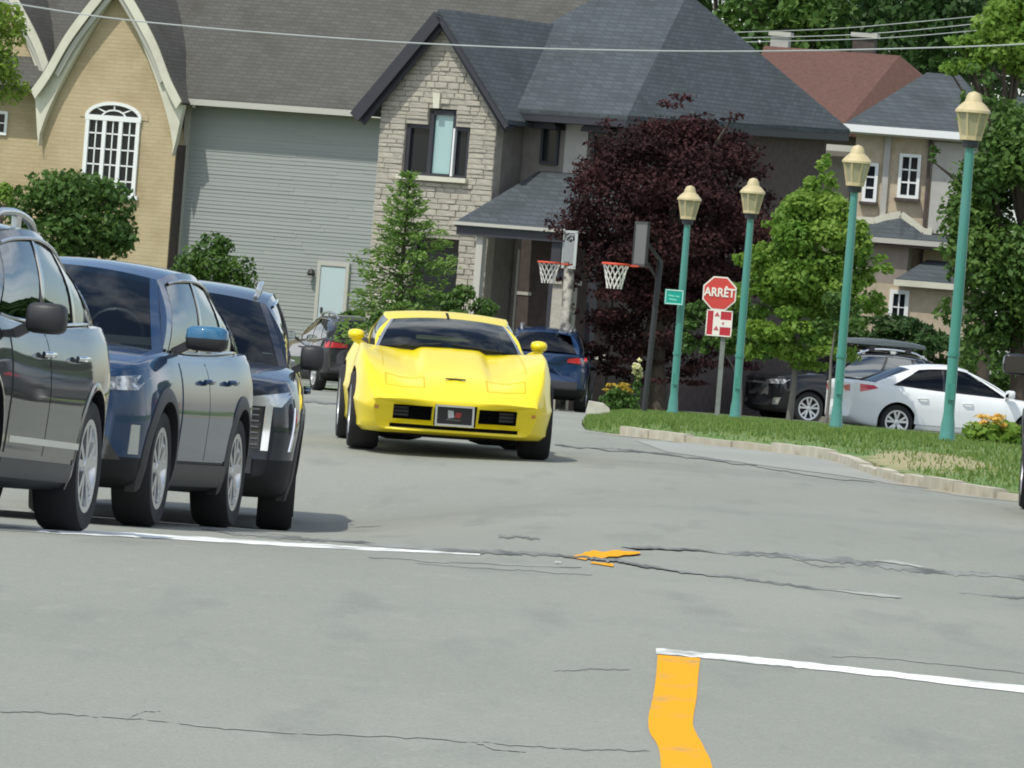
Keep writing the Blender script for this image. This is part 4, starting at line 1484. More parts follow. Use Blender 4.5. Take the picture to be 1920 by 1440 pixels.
        for sg in (1, -1):
            # A pillar + roof rail + D pillar: one painted frame per side
            mb = MB()
            def flip(v):
                return Vector((v.x, v.y * sg, v.z))
            aw = g.get('aw', .055)
            U = [i / 8 for i in range(9)]
            mb.slab([[flip(sidep(t, u)) for u in U] for t in (0, aw * .5, aw)], (0, -.04 * sg, 0))
            # front face of the A pillar wrapping onto the windscreen
            fw_ = g.get('fw', .925)
            fm = MB() if 'framemat' in g else mb
            fm.slab([[(beltf(sg * y) + (roofp(0, sg * y) - beltf(sg * y)) * u + Vector((.03 * math.sin(math.pi * u) + .006, 0, .02 * math.sin(math.pi * u)))) for u in U] for y in (fw_, (fw_ + 1) / 2, 1.0)], (-.03, 0, 0))
            if 'framemat' in g:
                fm.build('windshield_frame', g['framemat'], s.root, 40)
            tt = g.get('topw', .09)
            mb.slab([[flip(sidep(aw + (1 - aw) * t, u)) for u in (1 - tt, 1 - tt / 2, 1.0)] for t in T], (0, -.04 * sg, 0))
            d0 = g.get('d0', .86)
            mb.slab([[flip(sidep(t, u)) for u in U] for t in (d0, (d0 + 1) / 2, 1)], (0, -.04 * sg, 0))
            mb.slab([[beltr(sg * y) + (roofp(1, sg * y) - beltr(sg * y)) * u - Vector((.03 * math.sin(math.pi * u) + .003, 0, 0)) for u in U] for y in (.92, .96, 1.0)], (.03, 0, 0))
            mb.build('pillar_frame', P, s.root, 40)
            prev = aw
            for (a, b, nm) in g['win']:
                mb = MB()
                mb.slab([[flip(sidep(a + (b - a) * i / 5, u * (1 - tt), -.006)) for u in U] for i in range(6)], (0, -.006 * sg, 0))
                mb.build(nm, g.get('glass_side', M_GLASS_S), s.root, 40)
            for (a, b) in g.get('posts', []):
                mb = MB()
                mb.slab([[flip(sidep(a + (b - a) * i, u * (1 - tt), .002)) for u in U] for i in (0, 1)], (0, -.03 * sg, 0))
                mb.build('window_post', M_GLOSSBLK, s.root, 40)
            # window surround trim
            if g.get('trim', True):
                mb = MB()
                a0, b0 = g['win'][0][0], g['win'][-1][1]
                top_ = [flip(sidep(a0 + (b0 - a0) * i / 14, 1 - tt, .008)) for i in range(15)]
                bot_ = [flip(sidep(a0 + (b0 - a0) * i / 14, .02, .008)) for i in range(15)]
                mb.tube(top_ + bot_[::-1], .011, 6)
                mb.build('window_trim', g.get('trimmat', M_GLOSSBLK), s.root, 60)
        if g.get('interior', True):
            zb_ = s.ZD((g['xA0'] + g['xD0']) / 2) + g.get('seatz', 0)
            xs0 = g.get('xseat', g['xA1'] - .45)
            for sg in (1, -1):
                mb = MB()
                mb.box((xs0, sg * .36, zb_ + .06), (.13, .48, .34), Matrix.Rotation(R(-14), 3, 'Y'), 0, .82)
                mb.box((xs0 - .09, sg * .36, zb_ + .30), (.09, .26, .17), Matrix.Rotation(R(-10), 3, 'Y'), 0, .85)
                mb.build('seat', M_SEAT, s.root)
            mb = MB()
            mb.box((xs0 - .95, 0, zb_ + .03), (.14, 1.2, .22))
            mb.build('rear_bench', M_SEAT, s.root)
            mb = MB()
            mb.slab([[(g['xA0'] + bow * (1 - abs(y) ** 2.2) - .05 - .28 * q, y * hb(g['xA0']) * .95, s.ZD(g['xA0']) + .035 + .05 * math.sin(math.pi * q)) for y in Y] for q in (0, .5, 1)], (0, 0, -.05))
            mb.build('dashboard', M_CABIN, s.root, 40)
            mb = MB()
            c = Vector((xs0 + .52, .36, zb_ + .07))
            ring = [c + Vector((.09 * math.cos(t) * .4, .18 * math.sin(t), .17 * math.cos(t))) for t in np.linspace(0, 2 * math.pi, 21)]
            mb.tube(ring, .017, 6, caps=False)
            mb.build('steering_wheel', M_BLK, s.root, 60)
            mb = MB()
            p = roofp(0, 0)
            mb.box((p.x + .02, 0, p.z - .11), (.03, .22, .06))
            mb.bar((p.x + .03, 0, p.z - .10), (p.x + .06, 0, p.z - .02), .02)
            mb.build('interior_mirror', M_BLK, s.root)
            if g.get('wipers', True) and 'hb' not in g:
                mb = MB()
                for ya, yb in ((.55, .02), (-.10, -.62)):
                    q0, q1 = beltf(ya / hb(g['xA0'])), beltf(yb / hb(g['xA0']))
                    mb.bar(q0 + Vector((.03, 0, .012)), q1 + Vector((-.02, 0, .055)), .022, .016)
                mb.build('wiper', M_BLK, s.root)
    # ---- wheels
    def wheels(s):
        sp = s.sp
        rw, tw = sp['rw'], sp.get('tw', .235)
        rr = sp.get('rim', .66) * rw
        key = sp.get('wheelkey', 'w%.3f%.3f%s' % (rw, rr, sp.get('rimmat', M_RIM).name))
        mb = MB()
        h = tw / 2
        mb.lathe([(rr - .01, -h + .02), (rr + .02, -h), (rw * .93, -h - .004), (rw, -h + .035), (rw, h - .035), (rw * .93, h + .004), (rr + .02, h), (rr - .01, h - .02)], 40, 'y')
        ty = mb.mesh('tyre', M_TYRE, 50)
        mb = MB()
        mb.lathe([(rr + .012, h - .002), (rr - .02, h - .004), (rr - .035, h - .05), (rr - .05, -h + .05)], 36, 'y', mi=0)
        mb.lathe([(rr - .03, h - .11), (.02, h - .10)], 24, 'y', mi=1)
        ns = sp.get('spokes', 5)
        for i in range(ns):
            for da in (-.16, .16):
                a = 2 * math.pi * i / ns + da * .6 + .3
                b = 2 * math.pi * i / ns + da * 1.5 + .3
                mb.bar((.05 * math.cos(a), h - .035, .05 * math.sin(a)), ((rr - .015) * math.cos(b), h - .028, (rr - .015) * math.sin(b)), .042, .045, up=(0, 1, 0))
        mb.lathe([(0, h - .005), (.05, h - .008), (.065, h - .03), (.065, h - .08)], 16, 'y')
        ri = mb.mesh('rim', [sp.get('rimmat', M_RIM), M_RIMD], 40)
        tr = sp.get('track', None)
        for ax in sp['axles']:
            for sg in (1, -1):
                yc = (tr or (s.W(ax) - .02 - h)) * sg
                e = empty('wheel', (ax, yc, rw), 0 if sg > 0 else math.pi, s.root)
                link('tyre', ty, e)
                link('rim', ri, e)
    # ---- fittings
    def arch_trim(s, m, w=.075, off=.018, a0=-18, a1=198, name='wheel_arch'):
        for ax in s.sp['axles']:
            for sg in (1, -1):
                r0 = s.sp['rw'] + s.sp.get('gap', .05) - .006
                P = []
                for i in range(25):
                    t = R(a0 + (a1 - a0) * i / 24)
                    row = []
                    for r in (r0, r0 + w * .5, r0 + w):
                        x, z = ax + r * math.cos(t), s.sp['rw'] + r * math.sin(t)
                        zc = max(z, s.ZB(x) + .04)
                        h = s.hit((x, sg * 4, zc), (0, -sg, 0))
                        y = (h.y if h is not None else s.W(x) * sg)
                        if abs(y) < s.W(ax) - .12:
                            y = (s.W(ax) - .05) * sg
                        row.append(Vector((x, y + sg * (off if r < r0 + w else off * .4), z)))
                    P.append(row)
                mb = MB()
                mb.slab(P, (0, -sg * .06, 0))
                mb.build(name, m, s.root, 40)
    def doors(s, cuts, zlo, m=None, hmat=None, ztop=None, handle=True):
        for sg in (1, -1):
            for (a, b) in cuts:
                zt = ztop or (s.ZD((a + b) / 2) - .06)
                d = s.side('door', sg, [(a, zlo), (b, zlo), (b, zt), (a, zt)], m or s.sp['paint'], off=.005, n=12, k=10, back=.01)
                if d and handle:
                    xh = min(a, b) + .13
                    hh = s.hit((xh, sg * 4, zt - .10), (0, -sg, 0))
                    if hh is not None:
                        MB().tube([(xh - .10, hh.y + sg * .02, hh.z), (xh - .07, hh.y + sg * .045, hh.z + .003), (xh + .07, hh.y + sg * .045, hh.z + .003), (xh + .10, hh.y + sg * .02, hh.z)], .016, 8).build('handle', hmat or s.sp['paint'], d, 60)
    def mirrors(s, x, z, capm, low=None, size=(.10, .24, .17), out=.0, ex=.48):
        for sg in (1, -1):
            h = s.hit((x, sg * 4, z - .12), (0, -sg, 0))
            y0 = abs(h.y) if h is not None else .85
            c = Vector((x, sg * (y0 + .045 + size[1] / 2 + out), z))
            mb = MB()
            V, Fa, Mi = [], [], []
            nu, nv = 12, 8
            for i in range(nv + 1):
                t = math.pi * i / nv - math.pi / 2
                for k in range(nu):
                    a = 2 * math.pi * k / nu
                    sx, sy, sz = math.cos(t) * math.cos(a), math.cos(t) * math.sin(a), math.sin(t)
                    f = lambda v: math.copysign(abs(v) ** ex, v)
                    px_ = f(sx) * size[0]
                    if px_ < 0:
                        px_ *= .35
                    V.append(c + Vector((px_, f(sy) * size[1] / 2, f(sz) * size[2] / 2)))
            for i in range(nv):
                for k in range(nu):
                    Fa.append((i * nu + k, i * nu + (k + 1) % nu, (i + 1) * nu + (k + 1) % nu, (i + 1) * nu + k))
                    Mi.append(1 if i < nv * .42 else 0)
            mb.v, mb.f, mb.m = [tuple(v) for v in V], Fa, Mi
            mo = mb.build('mirror', [capm, low or capm], s.root, 50)
            MB().bar((x, sg * (y0 - .03), z - .10), (x, sg * (y0 + .09), z - .03), .07, .05).build('mirror_arm', low or capm, mo)
            MB().box((x - size[0] * .35, c.y, z), (.008, size[1] * .84, size[2] * .78)).build('mirror_glass', M_CHROME, mo)
    def rails(s, m, t0=.06, t1=.93, hgt=.075, yy=.86, r=.019):
        for sg in (1, -1):
            pts = []
            for i in range(13):
                q = i / 12
                t = t0 + (t1 - t0) * q
                p = s.roofp(t, sg * yy)
                up = hgt * min(1, 5 * q, 5 * (1 - q))
                pts.append(p + Vector((0, 0, up)))
            mb = MB()
            mb.tube(pts, r, 8)
            rl_ = mb.build('roof_rail', m, s.root, 60)
            for t in (t0 + .06, (t0 + t1) / 2, t1 - .06):
                p = s.roofp(t, sg * yy)
                MB().box((p.x, p.y, p.z + hgt * .4), (.12, .03, hgt * .9)).build('rail_foot', m, rl_)
    def place(s, x, y, heading):
        """heading: direction the nose points, degrees from -Y (towards the camera), positive to the left of the picture"""
        h = Vector((-math.sin(heading), -math.cos(heading), 0))
        l = Vector((-h.y, h.x, 0))
        ax = s.sp['axles']
        pts = {}
        for i, a in enumerate(ax):
            for sg in (1, -1):
                q = Vector((x, y, 0)) + h * a + l * (sg * .8)
                pts[(i, sg)] = Vector((q.x, q.y, tz(q.x, q.y) + s.sp.get('lift', 0)))
        f = (pts[(0, 1)] + pts[(0, -1)]) / 2
        b = (pts[(1, 1)] + pts[(1, -1)]) / 2
        lf = (pts[(0, 1)] + pts[(1, 1)]) / 2
        rt = (pts[(0, -1)] + pts[(1, -1)]) / 2
        X = (f - b).normalized()
        Yv = (lf - rt)
        Z = X.cross(Yv).normalized()
        Yv = Z.cross(X)
        c = (f + b) / 2
        mid = (ax[0] + ax[1]) / 2
        c = c - X * mid
        s.root.matrix_world = Matrix(((X.x, Yv.x, Z.x, c.x), (X.y, Yv.y, Z.y, c.y), (X.z, Yv.z, Z.z, c.z), (0, 0, 0, 1)))

def suv_spec(pm, **kw):
    sp = dict(
        paint=pm,
        w=[(2.32, .74), (2.22, .82), (2.0, .885), (1.6, .915), (1.0, .925), (0, .93), (-1.2, .93), (-1.8, .915), (-2.1, .87), (-2.28, .80)],
        zd=[(2.32, .90), (2.2, .965), (1.9, 1.01), (1.0, 1.085), (.4, 1.085), (-.6, 1.10), (-1.6, 1.135), (-2.1, 1.15), (-2.28, 1.13)],
        zb=[(2.32, .36), (2.2, .28), (1.9, .23), (1.2, .22), (-1.2, .22), (-1.8, .26), (-2.15, .32), (-2.28, .42)],
        crown=[(2.32, .03), (1.5, .055), (1.0, .04), (.6, .0), (-2.28, .0)],
        axles=(1.36, -1.36), rw=.365, gap=.055, clad=.40, bow_f=.32, bow_b=.16,
        gh=dict(xA0=.92, xA1=.20, xD0=-2.12, xD1=-1.72, hr=.645, zr=[(0, 1.535), (.2, 1.60), (.45, 1.625), (.75, 1.60), (1, 1.53)],
                win=[(.075, .40, 'front_window'), (.425, .70, 'rear_side_window'), (.725, .86, 'quarter_window')], posts=[(.40, .425), (.70, .725)], d0=.865, bow=.22))
    for k, v in kw.items():
        if k == 'gh':
            sp['gh'].update(v)
        else:
            sp[k] = v
    return sp

def wheel_at(car, px, Y, sg, axle, heading, outer=.93):
    """root position that brings one wheel's outer face to column px at distance Y"""
    wx = gx(px, Y)
    h = Vector((-math.sin(heading), -math.cos(heading), 0))
    l = Vector((-h.y, h.x, 0))
    r = Vector((wx, Y, 0)) - h * car.sp['axles'][axle] - l * (sg * outer)
    return r.x, r.y

# ---------------------------------------------------------------- yellow sports car
P_YEL = mat('yellow_paint', (0.88, 0.69, 0.010), 0.36, 0.0, 0.35)
def vette_section_tables():
    AX = 1.245
    T = [  # x from front axle, zb, w_bottom, z_crease, w_max, z_peak, y_peak, z_valley, z_centre, bulge
        (0.98, .205, .62, .390, .700, .470, .665, .478, .486, .00),
        (0.86, .190, .68, .400, .752, .532, .675, .528, .538, .00),
        (0.65, .175, .74, .420, .812, .646, .712, .600, .618, .00),
        (0.35, .170, .77, .450, .862, .785, .748, .672, .712, .008),
        (0.00, .165, .78, .490, .892, .872, .772, .735, .790, .014),
        (-.40, .160, .78, .500, .882, .905, .768, .800, .862, .016),
        (-.75, .160, .77, .490, .852, .900, .748, .862, .912, .016),
        (-.98, .160, .76, .480, .830, .880, .725, .888, .925, .008),
        (-1.5, .160, .75, .480, .802, .830, .690, .870, .872, .0),
        (-2.0, .160, .77, .490, .835, .850, .690, .850, .855, .0),
        (-2.49, .165, .79, .500, .885, .925, .700, .880, .865, .0),
        (-2.95, .200, .77, .500, .865, .905, .680, .870, .860, .0),
        (-3.35, .290, .72, .500, .800, .835, .640, .830, .830, .0),
        (-3.60, .380, .66, .520, .735, .765, .590, .770, .775, .0)]
    xs = [t[0] + AX for t in T]
    fs = [pchip(xs, [t[k] for t in T]) for k in range(1, 10)]
    def sec(x):
        zb, wb, zc, wm, zp, yp, zv, z0, bl = [f(x) for f in fs]
        pts = [(0, zb), (.5 * wb, zb), (wb, zb + .005), (wb + (wm - wb) * .62, zb + (zc - zb) * .38), (wm - .004, zc - .03), (wm, zc), (wm - .012, zc + .04), (wm - (wm - yp) * .38, zc + (zp - zc) * .62), (yp + .035, zp - .012), (yp, zp), (yp - .06, zp - max(0.0, min(.03, .30 * (zp - zv)))), (.47, zv + .25 * max(0, zp - zv) * .3), (.36, zv + .004), (.315, zv + .006), (.265, zv + (z0 - zv) * .55 + bl * .45), (.2, z0 - .006), (0, z0)]
        pts[11] = (.47 if yp > .55 else yp - .12, pts[11][1])
        return [tuple(q) for q in catmull(pts, 2)]
    return xs, fs, sec
VX, VF, vsec = vette_section_tables()
vspec = dict(
    paint=P_YEL, sec=vsec,
    w=[(x, VF[3](x)) for x in VX], zd=[(x, VF[6](x)) for x in VX], zb=[(x, VF[0](x)) for x in VX],
    axles=(1.245, -1.245), rw=.335, gap=.045, tw=.255, rim=.60, bow_f=.20, bow_b=.14, rake=.62, zlip=.462, bev=.010, stations=96, sharp=44,
    cuts=[((2.1, sg * .365, .362), (.62, .33, .125)) for sg in (1, -1)] + [((2.16, 0, .355), (.62, .36, .185)), ((2.06, 0, .243), (.30, 1.10, .032))],
    clad=0.0, rimmat=M_RIM, track=.742,
    gh=dict(xA0=.36, xA1=-.16, xD0=-1.75, xD1=-.95, hr=.555, hb=.645, zr=[(0, 1.118), (.25, 1.150), (.5, 1.172), (.8, 1.16), (1, 1.12)], crown=.036, bow=.24, bowt=.12, bowr=.05, aw=.035, topw=.06, seatz=-.22, framemat=M_SILVER, fw=.955,
            win=[(.075, .60, 'front_window')], posts=[], d0=.60, trim=False, xseat=-.62, glass=glass('vette_glass', (0.30, 0.36, 0.33), ior=1.42)))
class Vette(Car):
    pass
vette = Vette('sports_car', 'low bright yellow classic sports car driving towards the camera', None, vspec)
v = vette
# roof halves with a dark seam, black header under the roof edge
mb = MB()
mb.slab([[v.roofp(t, y, .004) for y in (-.022, 0, .022)] for t in (-.01, .3, .6, 1)], (0, 0, -.02))
mb.build('roof_seam', M_SEAM, v.roof_o)
mb = MB()
mb.slab([[v.roofp(0, y / 8, -.02 - .028 * k) + Vector((.012, 0, 0)) for y in range(-8, 9)] for k in (0, 1)], (-.02, 0, 0))
mb.build('windshield_header', M_BLK, v.root)
# cowl recess and wipers
mb = MB()
mb.bar((.56, .42, .905), (.56, .02, .940), .014, .010)
mb.bar((.56, -.08, .940), (.50, -.46, .905), .014, .010)
mb.build('wiper', M_BLK, v.root)
# grille bars and parking lamps inside the openings
for sg in (1, -1):
    mb = MB()
    for k in range(4):
        mb.box((1.885, sg * .365, .318 + .030 * k), (.03, .325, .009))
    mb.build('grille', M_SEAM, v.root)
    MB().box((1.87, sg * .455, .362), (.04, .13, .08)).build('parking_lamp', mat('smoked_lens', (.03, .029, .026), .35, 0, .2), v.root)
    # amber side marker on the nose flank
    v.front('side_marker', [(sg * .655, .375), (sg * .69, .375), (sg * .69, .405), (sg * .655, .405)], M_AMBER, off=.004, n=2, k=2)
    # pop-up headlight door outlines
    for (a, b) in (((1.72, .27), (1.985, .27)), ((1.72, .60), (1.93, .60)), ((1.72, .27), (1.72, .60)), ((1.985, .27), (1.94, .60))):
        dx, dy = b[0] - a[0], b[1] - a[1]
        w = .007
        nx, ny = (-dy, dx)
        ln_ = math.hypot(nx, ny)
        nx, ny = nx / ln_ * w, ny / ln_ * w
        v.top('headlight_door_seam', [(a[0] - nx, sg * (a[1] - ny)), (b[0] - nx, sg * (b[1] - ny)), (b[0] + nx, sg * (b[1] + ny)), (a[0] + nx, sg * (a[1] + ny))], mat('yellow_gap', (.60, .44, .01), .6), off=.002, n=2, k=6, back=.004)
    v.top('hood_seam', [(.40, sg * .60), (1.55, sg * .615), (1.55, sg * .623), (.40, sg * .608)], mat('yellow_gap', (.60, .44, .01), .6), off=.002, n=2, k=14, back=.004)
# emblem: spread dark wings with a centre boss
mb = MB()
ez = v.hit((1.78, 0, 3), (0, 0, -1))
for sg in (1, -1):
    mb.prism([(1.795, 0, .0), (1.765, 0, .0), (1.80, sg * .085, 0), (1.815, sg * .088, 0)], (0, 0, .012))
mb.lathe([(0, .016), (.014, .012), (.018, 0)], 10, c=(1.782, 0, 0))
em = mb.build('hood_emblem', mat('emblem_dark', (.05, .04, .02), .35), v.root)
em.location = (0, 0, ez.z - .001)
em.rotation_euler = (0, R(0), 0)
# show plate in a bright frame
pl = MB().box((2.03, 0, .352), (.02, .305, .152)).build('licence_plate', mat('plate_black', (.016, .016, .022), .25), v.root)
mb = MB()
for yy, zz, dy, dz in ((0, .434, .335, .016), (0, .270, .335, .020), (.159, .352, .017, .15), (-.159, .352, .017, .15)):
    mb.box((2.036, yy, zz), (.022, dy, dz))
mb.build('plate_frame', M_CHROME, pl)
MB().prism([(2.042, .045, .335), (2.042, -.0, .34), (2.042, .01, .385), (2.042, .06, .38)], (.004, 0, 0)).build('plate_emblem', mat('flag_red', (.55, .06, .05), .5), pl)
MB().prism([(2.042, -.055, .33), (2.042, -.004, .338), (2.042, -.012, .395), (2.042, -.06, .40)], (.004, 0, 0)).build('plate_emblem', mat('flag_white', (.75, .76, .78), .5), pl)
MB().tube([(2.044, -.07, .32), (2.044, .05, .318)], .005, 6).build('plate_emblem', M_SILVER, pl)
# chin spoiler, exhaust and frame parts below
for yc in (.40, -.42):
    MB().lathe([(0, -.22), (.035, -.2), (.06, -.1), (.06, .1), (.035, .2), (0, .22)], 10, 'y', (.95, yc, .15)).build('suspension_arm', M_BLK, v.root, 50)
MB().box((.2, 0, .155), (1.6, .8, .06)).build('underbody', M_BLK, v.root)
v.front('air_dam', [(-.60, .200), (.60, .200), (.58, .222), (-.58, .222)], P_YEL, off=.03, n=3, k=16)
# bullet mirrors on the doors
v.mirrors(.10, .965, P_YEL, P_YEL, (.10, .15, .095), -.06, .85)
v.doors([(.18, -.78)], .24, handle=False, ztop=.76)
v.rear('tail_panel', [(-.5, .55), (.5, .55), (.5, .70), (-.5, .70)], P_YEL, off=.004)
for yy in (.32, .52, -.32, -.52):
    MB().lathe([(0, .012), (.065, .01), (.075, -.02)], 16, 'y').build('tail_lamp', M_TAIL, v.root).matrix_local = Matrix.Translation((-2.36, yy, .62)) @ Matrix.Rotation(R(90), 4, 'Z')
HV = R(-3.6)
vx, vy = gx(826, 62.8), 62.8
# centre between the front wheels shows at column 842
h = Vector((-math.sin(HV), -math.cos(HV), 0))
fx = gx(838, 64.6)
vette.place(fx - h.x * 1.245, 64.6 - h.y * 1.245, HV)

# ---------------------------------------------------------------- dark grey SUV, front of the queue
P_GREY = paint('graphite_paint', (0.014, 0.015, 0.018), 0.5, 0.28)
c1 = Car('suv', 'dark graphite SUV with roof rails cut by the left edge of the picture', 'SUVs queueing at the stop line', suv_spec(P_GREY, clad=.34, w=[(2.42, .76), (2.3, .84), (2.1, .90), (1.7, .93), (1.0, .945), (0, .95), (-1.2, .95), (-1.8, .93), (-2.15, .88), (-2.36, .80)],
         zd=[(2.42, .92), (2.3, .985), (1.9, 1.04), (1.0, 1.12), (.4, 1.10), (-.6, 1.11), (-1.6, 1.15), (-2.15, 1.17), (-2.36, 1.15)], axles=(1.41, -1.41), rw=.375,
         zb=[(2.42, .36), (2.2, .28), (1.9, .23), (1.2, .22), (-1.2, .22), (-1.8, .26), (-2.15, .32), (-2.36, .42)],
         gh=dict(xA0=.95, xA1=.18, xD0=-2.2, xD1=-1.78, hr=.665, zr=[(0, 1.53), (.2, 1.60), (.45, 1.625), (.75, 1.585), (1, 1.50)], trimmat=M_SILVER)))
c1.doors([(.88, -.08), (-.10, -1.0)], .40, hmat=M_CHROME)
c1.mirrors(.72, 1.115, M_BLK, M_BLK, (.10, .22, .165))
c1.rails(M_SILVER, hgt=.075, r=.022, t1=.88)
c1.arch_trim(P_GREY, .04, .010)
for sg in (1, -1):
    c1.side('sill_moulding', sg, [(.86, .455), (-.98, .455), (-.98, .49), (.86, .49)], M_CHROME, off=.018, n=2, k=14)
    c1.side('sill_cladding', sg, [(.95, .27), (-.95, .27), (-.95, .37), (.95, .37)], M_BLK, off=.012, n=3, k=10)
    c1.front('headlight', [(sg * .50, .80), (sg * .86, .84), (sg * .88, .93), (sg * .52, .88)], M_HEAD, off=.006)
    c1.rear('tail_lamp', [(sg * .55, .92), (sg * .84, .92), (sg * .82, 1.06), (sg * .55, 1.04)], M_TAIL, off=.008)
c1.front('grille', [(-.46, .55), (.46, .55), (.48, .86), (-.48, .86)], M_GLOSSBLK, off=.010)
H1 = R(8.0)
c1.place(*wheel_at(c1, 156, 41.2, 1, 1, H1), H1)

# ---------------------------------------------------------------- blue crossover, second in the queue
P_BLUE = paint('blue_paint', (0.010, 0.036, 0.092), 0.55, 0.26)
c2 = Car('suv', 'blue crossover with black wheel arches, second in the queue', 'SUVs queueing at the stop line', suv_spec(P_BLUE, clad=.42,
         gh=dict(xA0=.98, xA1=.22, zr=[(0, 1.545), (.2, 1.60), (.45, 1.615), (.75, 1.575), (1, 1.49)], glass=glass('clear_screen', (.66, .76, .74), ior=1.42), glass_rear=glass('blue_rear_glass', (.40, .50, .50), ior=1.5))))
c2.doors([(.86, -.06), (-.08, -.96)], .43)
c2.mirrors(.76, 1.19, paint('mirror_blue', (0.03, 0.13, 0.24), .5, .25), M_BLK, (.11, .27, .16))
c2.arch_trim(M_BLK, .085, .016)
for sg in (1, -1):
    c2.side('sill_cladding', sg, [(.95, .26), (-.95, .26), (-.95, .40), (.95, .40)], M_BLK, off=.014, n=3, k=10)
    c2.front('headlight', [(sg * .44, .80), (sg * .84, .83), (sg * .88, .93), (sg * .47, .86)], M_HEAD, off=.008, n=6, k=10)
    c2.front('fog_recess', [(sg * .50, .56), (sg * .70, .54), (sg * .78, .40), (sg * .62, .40)], M_GLOSSBLK, off=.006)
    c2.front('indicator', [(sg * .50, .585), (sg * .66, .555), (sg * .68, .525), (sg * .53, .545)], M_AMBER, off=.012)
    c2.side('bumper_vent', sg, [(2.02, .44), (1.92, .44), (1.94, .62), (2.02, .62)], M_SILVER, off=.006, n=4, k=4)
    c2.rear('tail_lamp', [(sg * .52, .92), (sg * .84, .92), (sg * .82, 1.04), (sg * .52, 1.02)], M_TAIL, off=.008)
c2.front('grille', [(-.44, .52), (.44, .52), (.46, .84), (-.46, .84)], M_GLOSSBLK, off=.010)
mb = MB()
for k in range(6):
    hh = c2.hit((4, 0, .56 + .045 * k), (-1, 0, 0))
    mb.box((hh.x + .012, 0, .56 + .045 * k), (.02, .84, .012))
mb.build('grille_slat', M_SILVER, c2.root)
c2.front('licence_plate', [(-.15, .46), (.15, .46), (.15, .60), (-.15, .60)], M_BLK, off=.02, n=2, k=2)
c2.front('lower_lip', [(-.66, .36), (.66, .36), (.62, .40), (-.62, .40)], M_SILVER, off=.012, n=2, k=10)
H2_ = R(7.6)
c2.place(*wheel_at(c2, 300, 45.9, 1, 0, H2_), H2_)

# ---------------------------------------------------------------- navy SUV with chrome bracket grille, third
P_NAVY = paint('navy_paint', (0.006, 0.011, 0.023), 0.5, 0.26)
c3 = Car('suv', 'navy SUV with chrome grille bracket and roof rails, last of the queue', 'SUVs queueing at the stop line', suv_spec(P_NAVY, clad=.50,
         zd=[(2.32, .97), (2.2, 1.02), (1.9, 1.055), (1.0, 1.12), (.4, 1.11), (-.6, 1.12), (-1.6, 1.15), (-2.1, 1.17), (-2.28, 1.15)], bow_f=.22,
         gh=dict(xA0=.92, xA1=.22, hr=.67, zr=[(0, 1.55), (.2, 1.605), (.45, 1.63), (.75, 1.60), (1, 1.52)], glass=glass('dark_screen', (.20, .28, .28), ior=1.45))))
c3.doors([(.84, -.06), (-.08, -.96)], .52)
c3.mirrors(.74, 1.20, M_BLK, M_BLK, (.10, .17, .18), -.03)
c3.arch_trim(M_BLK, .07, .014)
c3.rails(M_SILVER, hgt=.05, r=.018)
for sg in (1, -1):
    c3.front('headlight', [(sg * .46, .86), (sg * .78, .86), (sg * .86, .97), (sg * .56, .92)], M_SILVER, off=.010)
    c3.front('chrome_bracket', [(sg * .655, .56), (sg * .705, .56), (sg * .72, .87), (sg * .67, .87)], M_CHROME, off=.02, n=8, k=2)
    c3.side('lamp_strip', sg, [(2.02, .56), (1.99, .56), (1.90, .84), (1.94, .86)], M_CHROME, off=.010, n=6, k=2)
    c3.front('fog_lamp', [(sg * .48, .36), (sg * .56, .36), (sg * .56, .42), (sg * .48, .42)], M_SILVER, off=.012, n=2, k=2)
    c3.rear('tail_lamp', [(sg * .55, .92), (sg * .84, .92), (sg * .82, 1.06), (sg * .55, 1.04)], M_TAIL, off=.008)
c3.front('grille', [(-.64, .57), (.64, .57), (.65, .85), (-.65, .85)], M_GLOSSBLK, off=.010, k=14)
for k in range(7):
    z_ = .595 + .040 * k
    sl_ = []
    for q in range(15):
        hh = c3.hit((4, -.63 + .09 * q, z_), (-1, 0, 0))
        sl_.append(hh + Vector((.016, 0, 0)))
    MB().tube(sl_, .009, 5).build('grille_slat', mat('grille_bar', (.10, .105, .11), .3, .6), c3.root)
c3.front('hood_edge', [(-.55, .945), (.55, .945), (.52, .962), (-.52, .962)], M_CHROME, off=.012, n=2, k=10)
c3.front('lower_bumper', [(-.6, .40), (.6, .40), (.6, .52), (-.6, .52)], M_BLK, off=.016, n=3, k=10)
H3_ = R(-1.6)
c3.place(*wheel_at(c3, 552, 51.4, 1, 0, H3_), H3_)

# ---------------------------------------------------------------- dark SUV driving off behind the queue
P_CHAR = paint('charcoal_paint', (0.03, 0.032, 0.034), 0.5, 0.3)
c4 = Car('suv', 'charcoal SUV seen from behind between the queue and the yellow car', 'cars further up the street', suv_spec(P_CHAR, gh=dict(trimmat=M_CHROME)))
c4.doors([(.86, -.06), (-.08, -.96)], .43)
c4.rails(M_SILVER, r=.03)
c4.arch_trim(M_BLK, .06)
c4.mirrors(.76, 1.17, M_BLK)
for sg in (1, -1):
    c4.rear('tail_lamp', [(sg * .40, .96), (sg * .86, .94), (sg * .84, 1.08), (sg * .40, 1.04)], M_TAIL, off=.012)
    c4.front('headlight', [(sg * .5, .82), (sg * .84, .84), (sg * .86, .93), (sg * .5, .9)], M_HEAD)
c4.rear('bumper', [(-.7, .42), (.7, .42), (.7, .62), (-.7, .62)], M_BLK, off=.02)
c4.rear('licence_plate', [(-.15, .76), (.15, .76), (.15, .9), (-.15, .9)], M_PLATE, off=.012, n=2, k=2)
H4_ = R(180 - 14)
c4.place(gx(636, 163), 163, H4_)

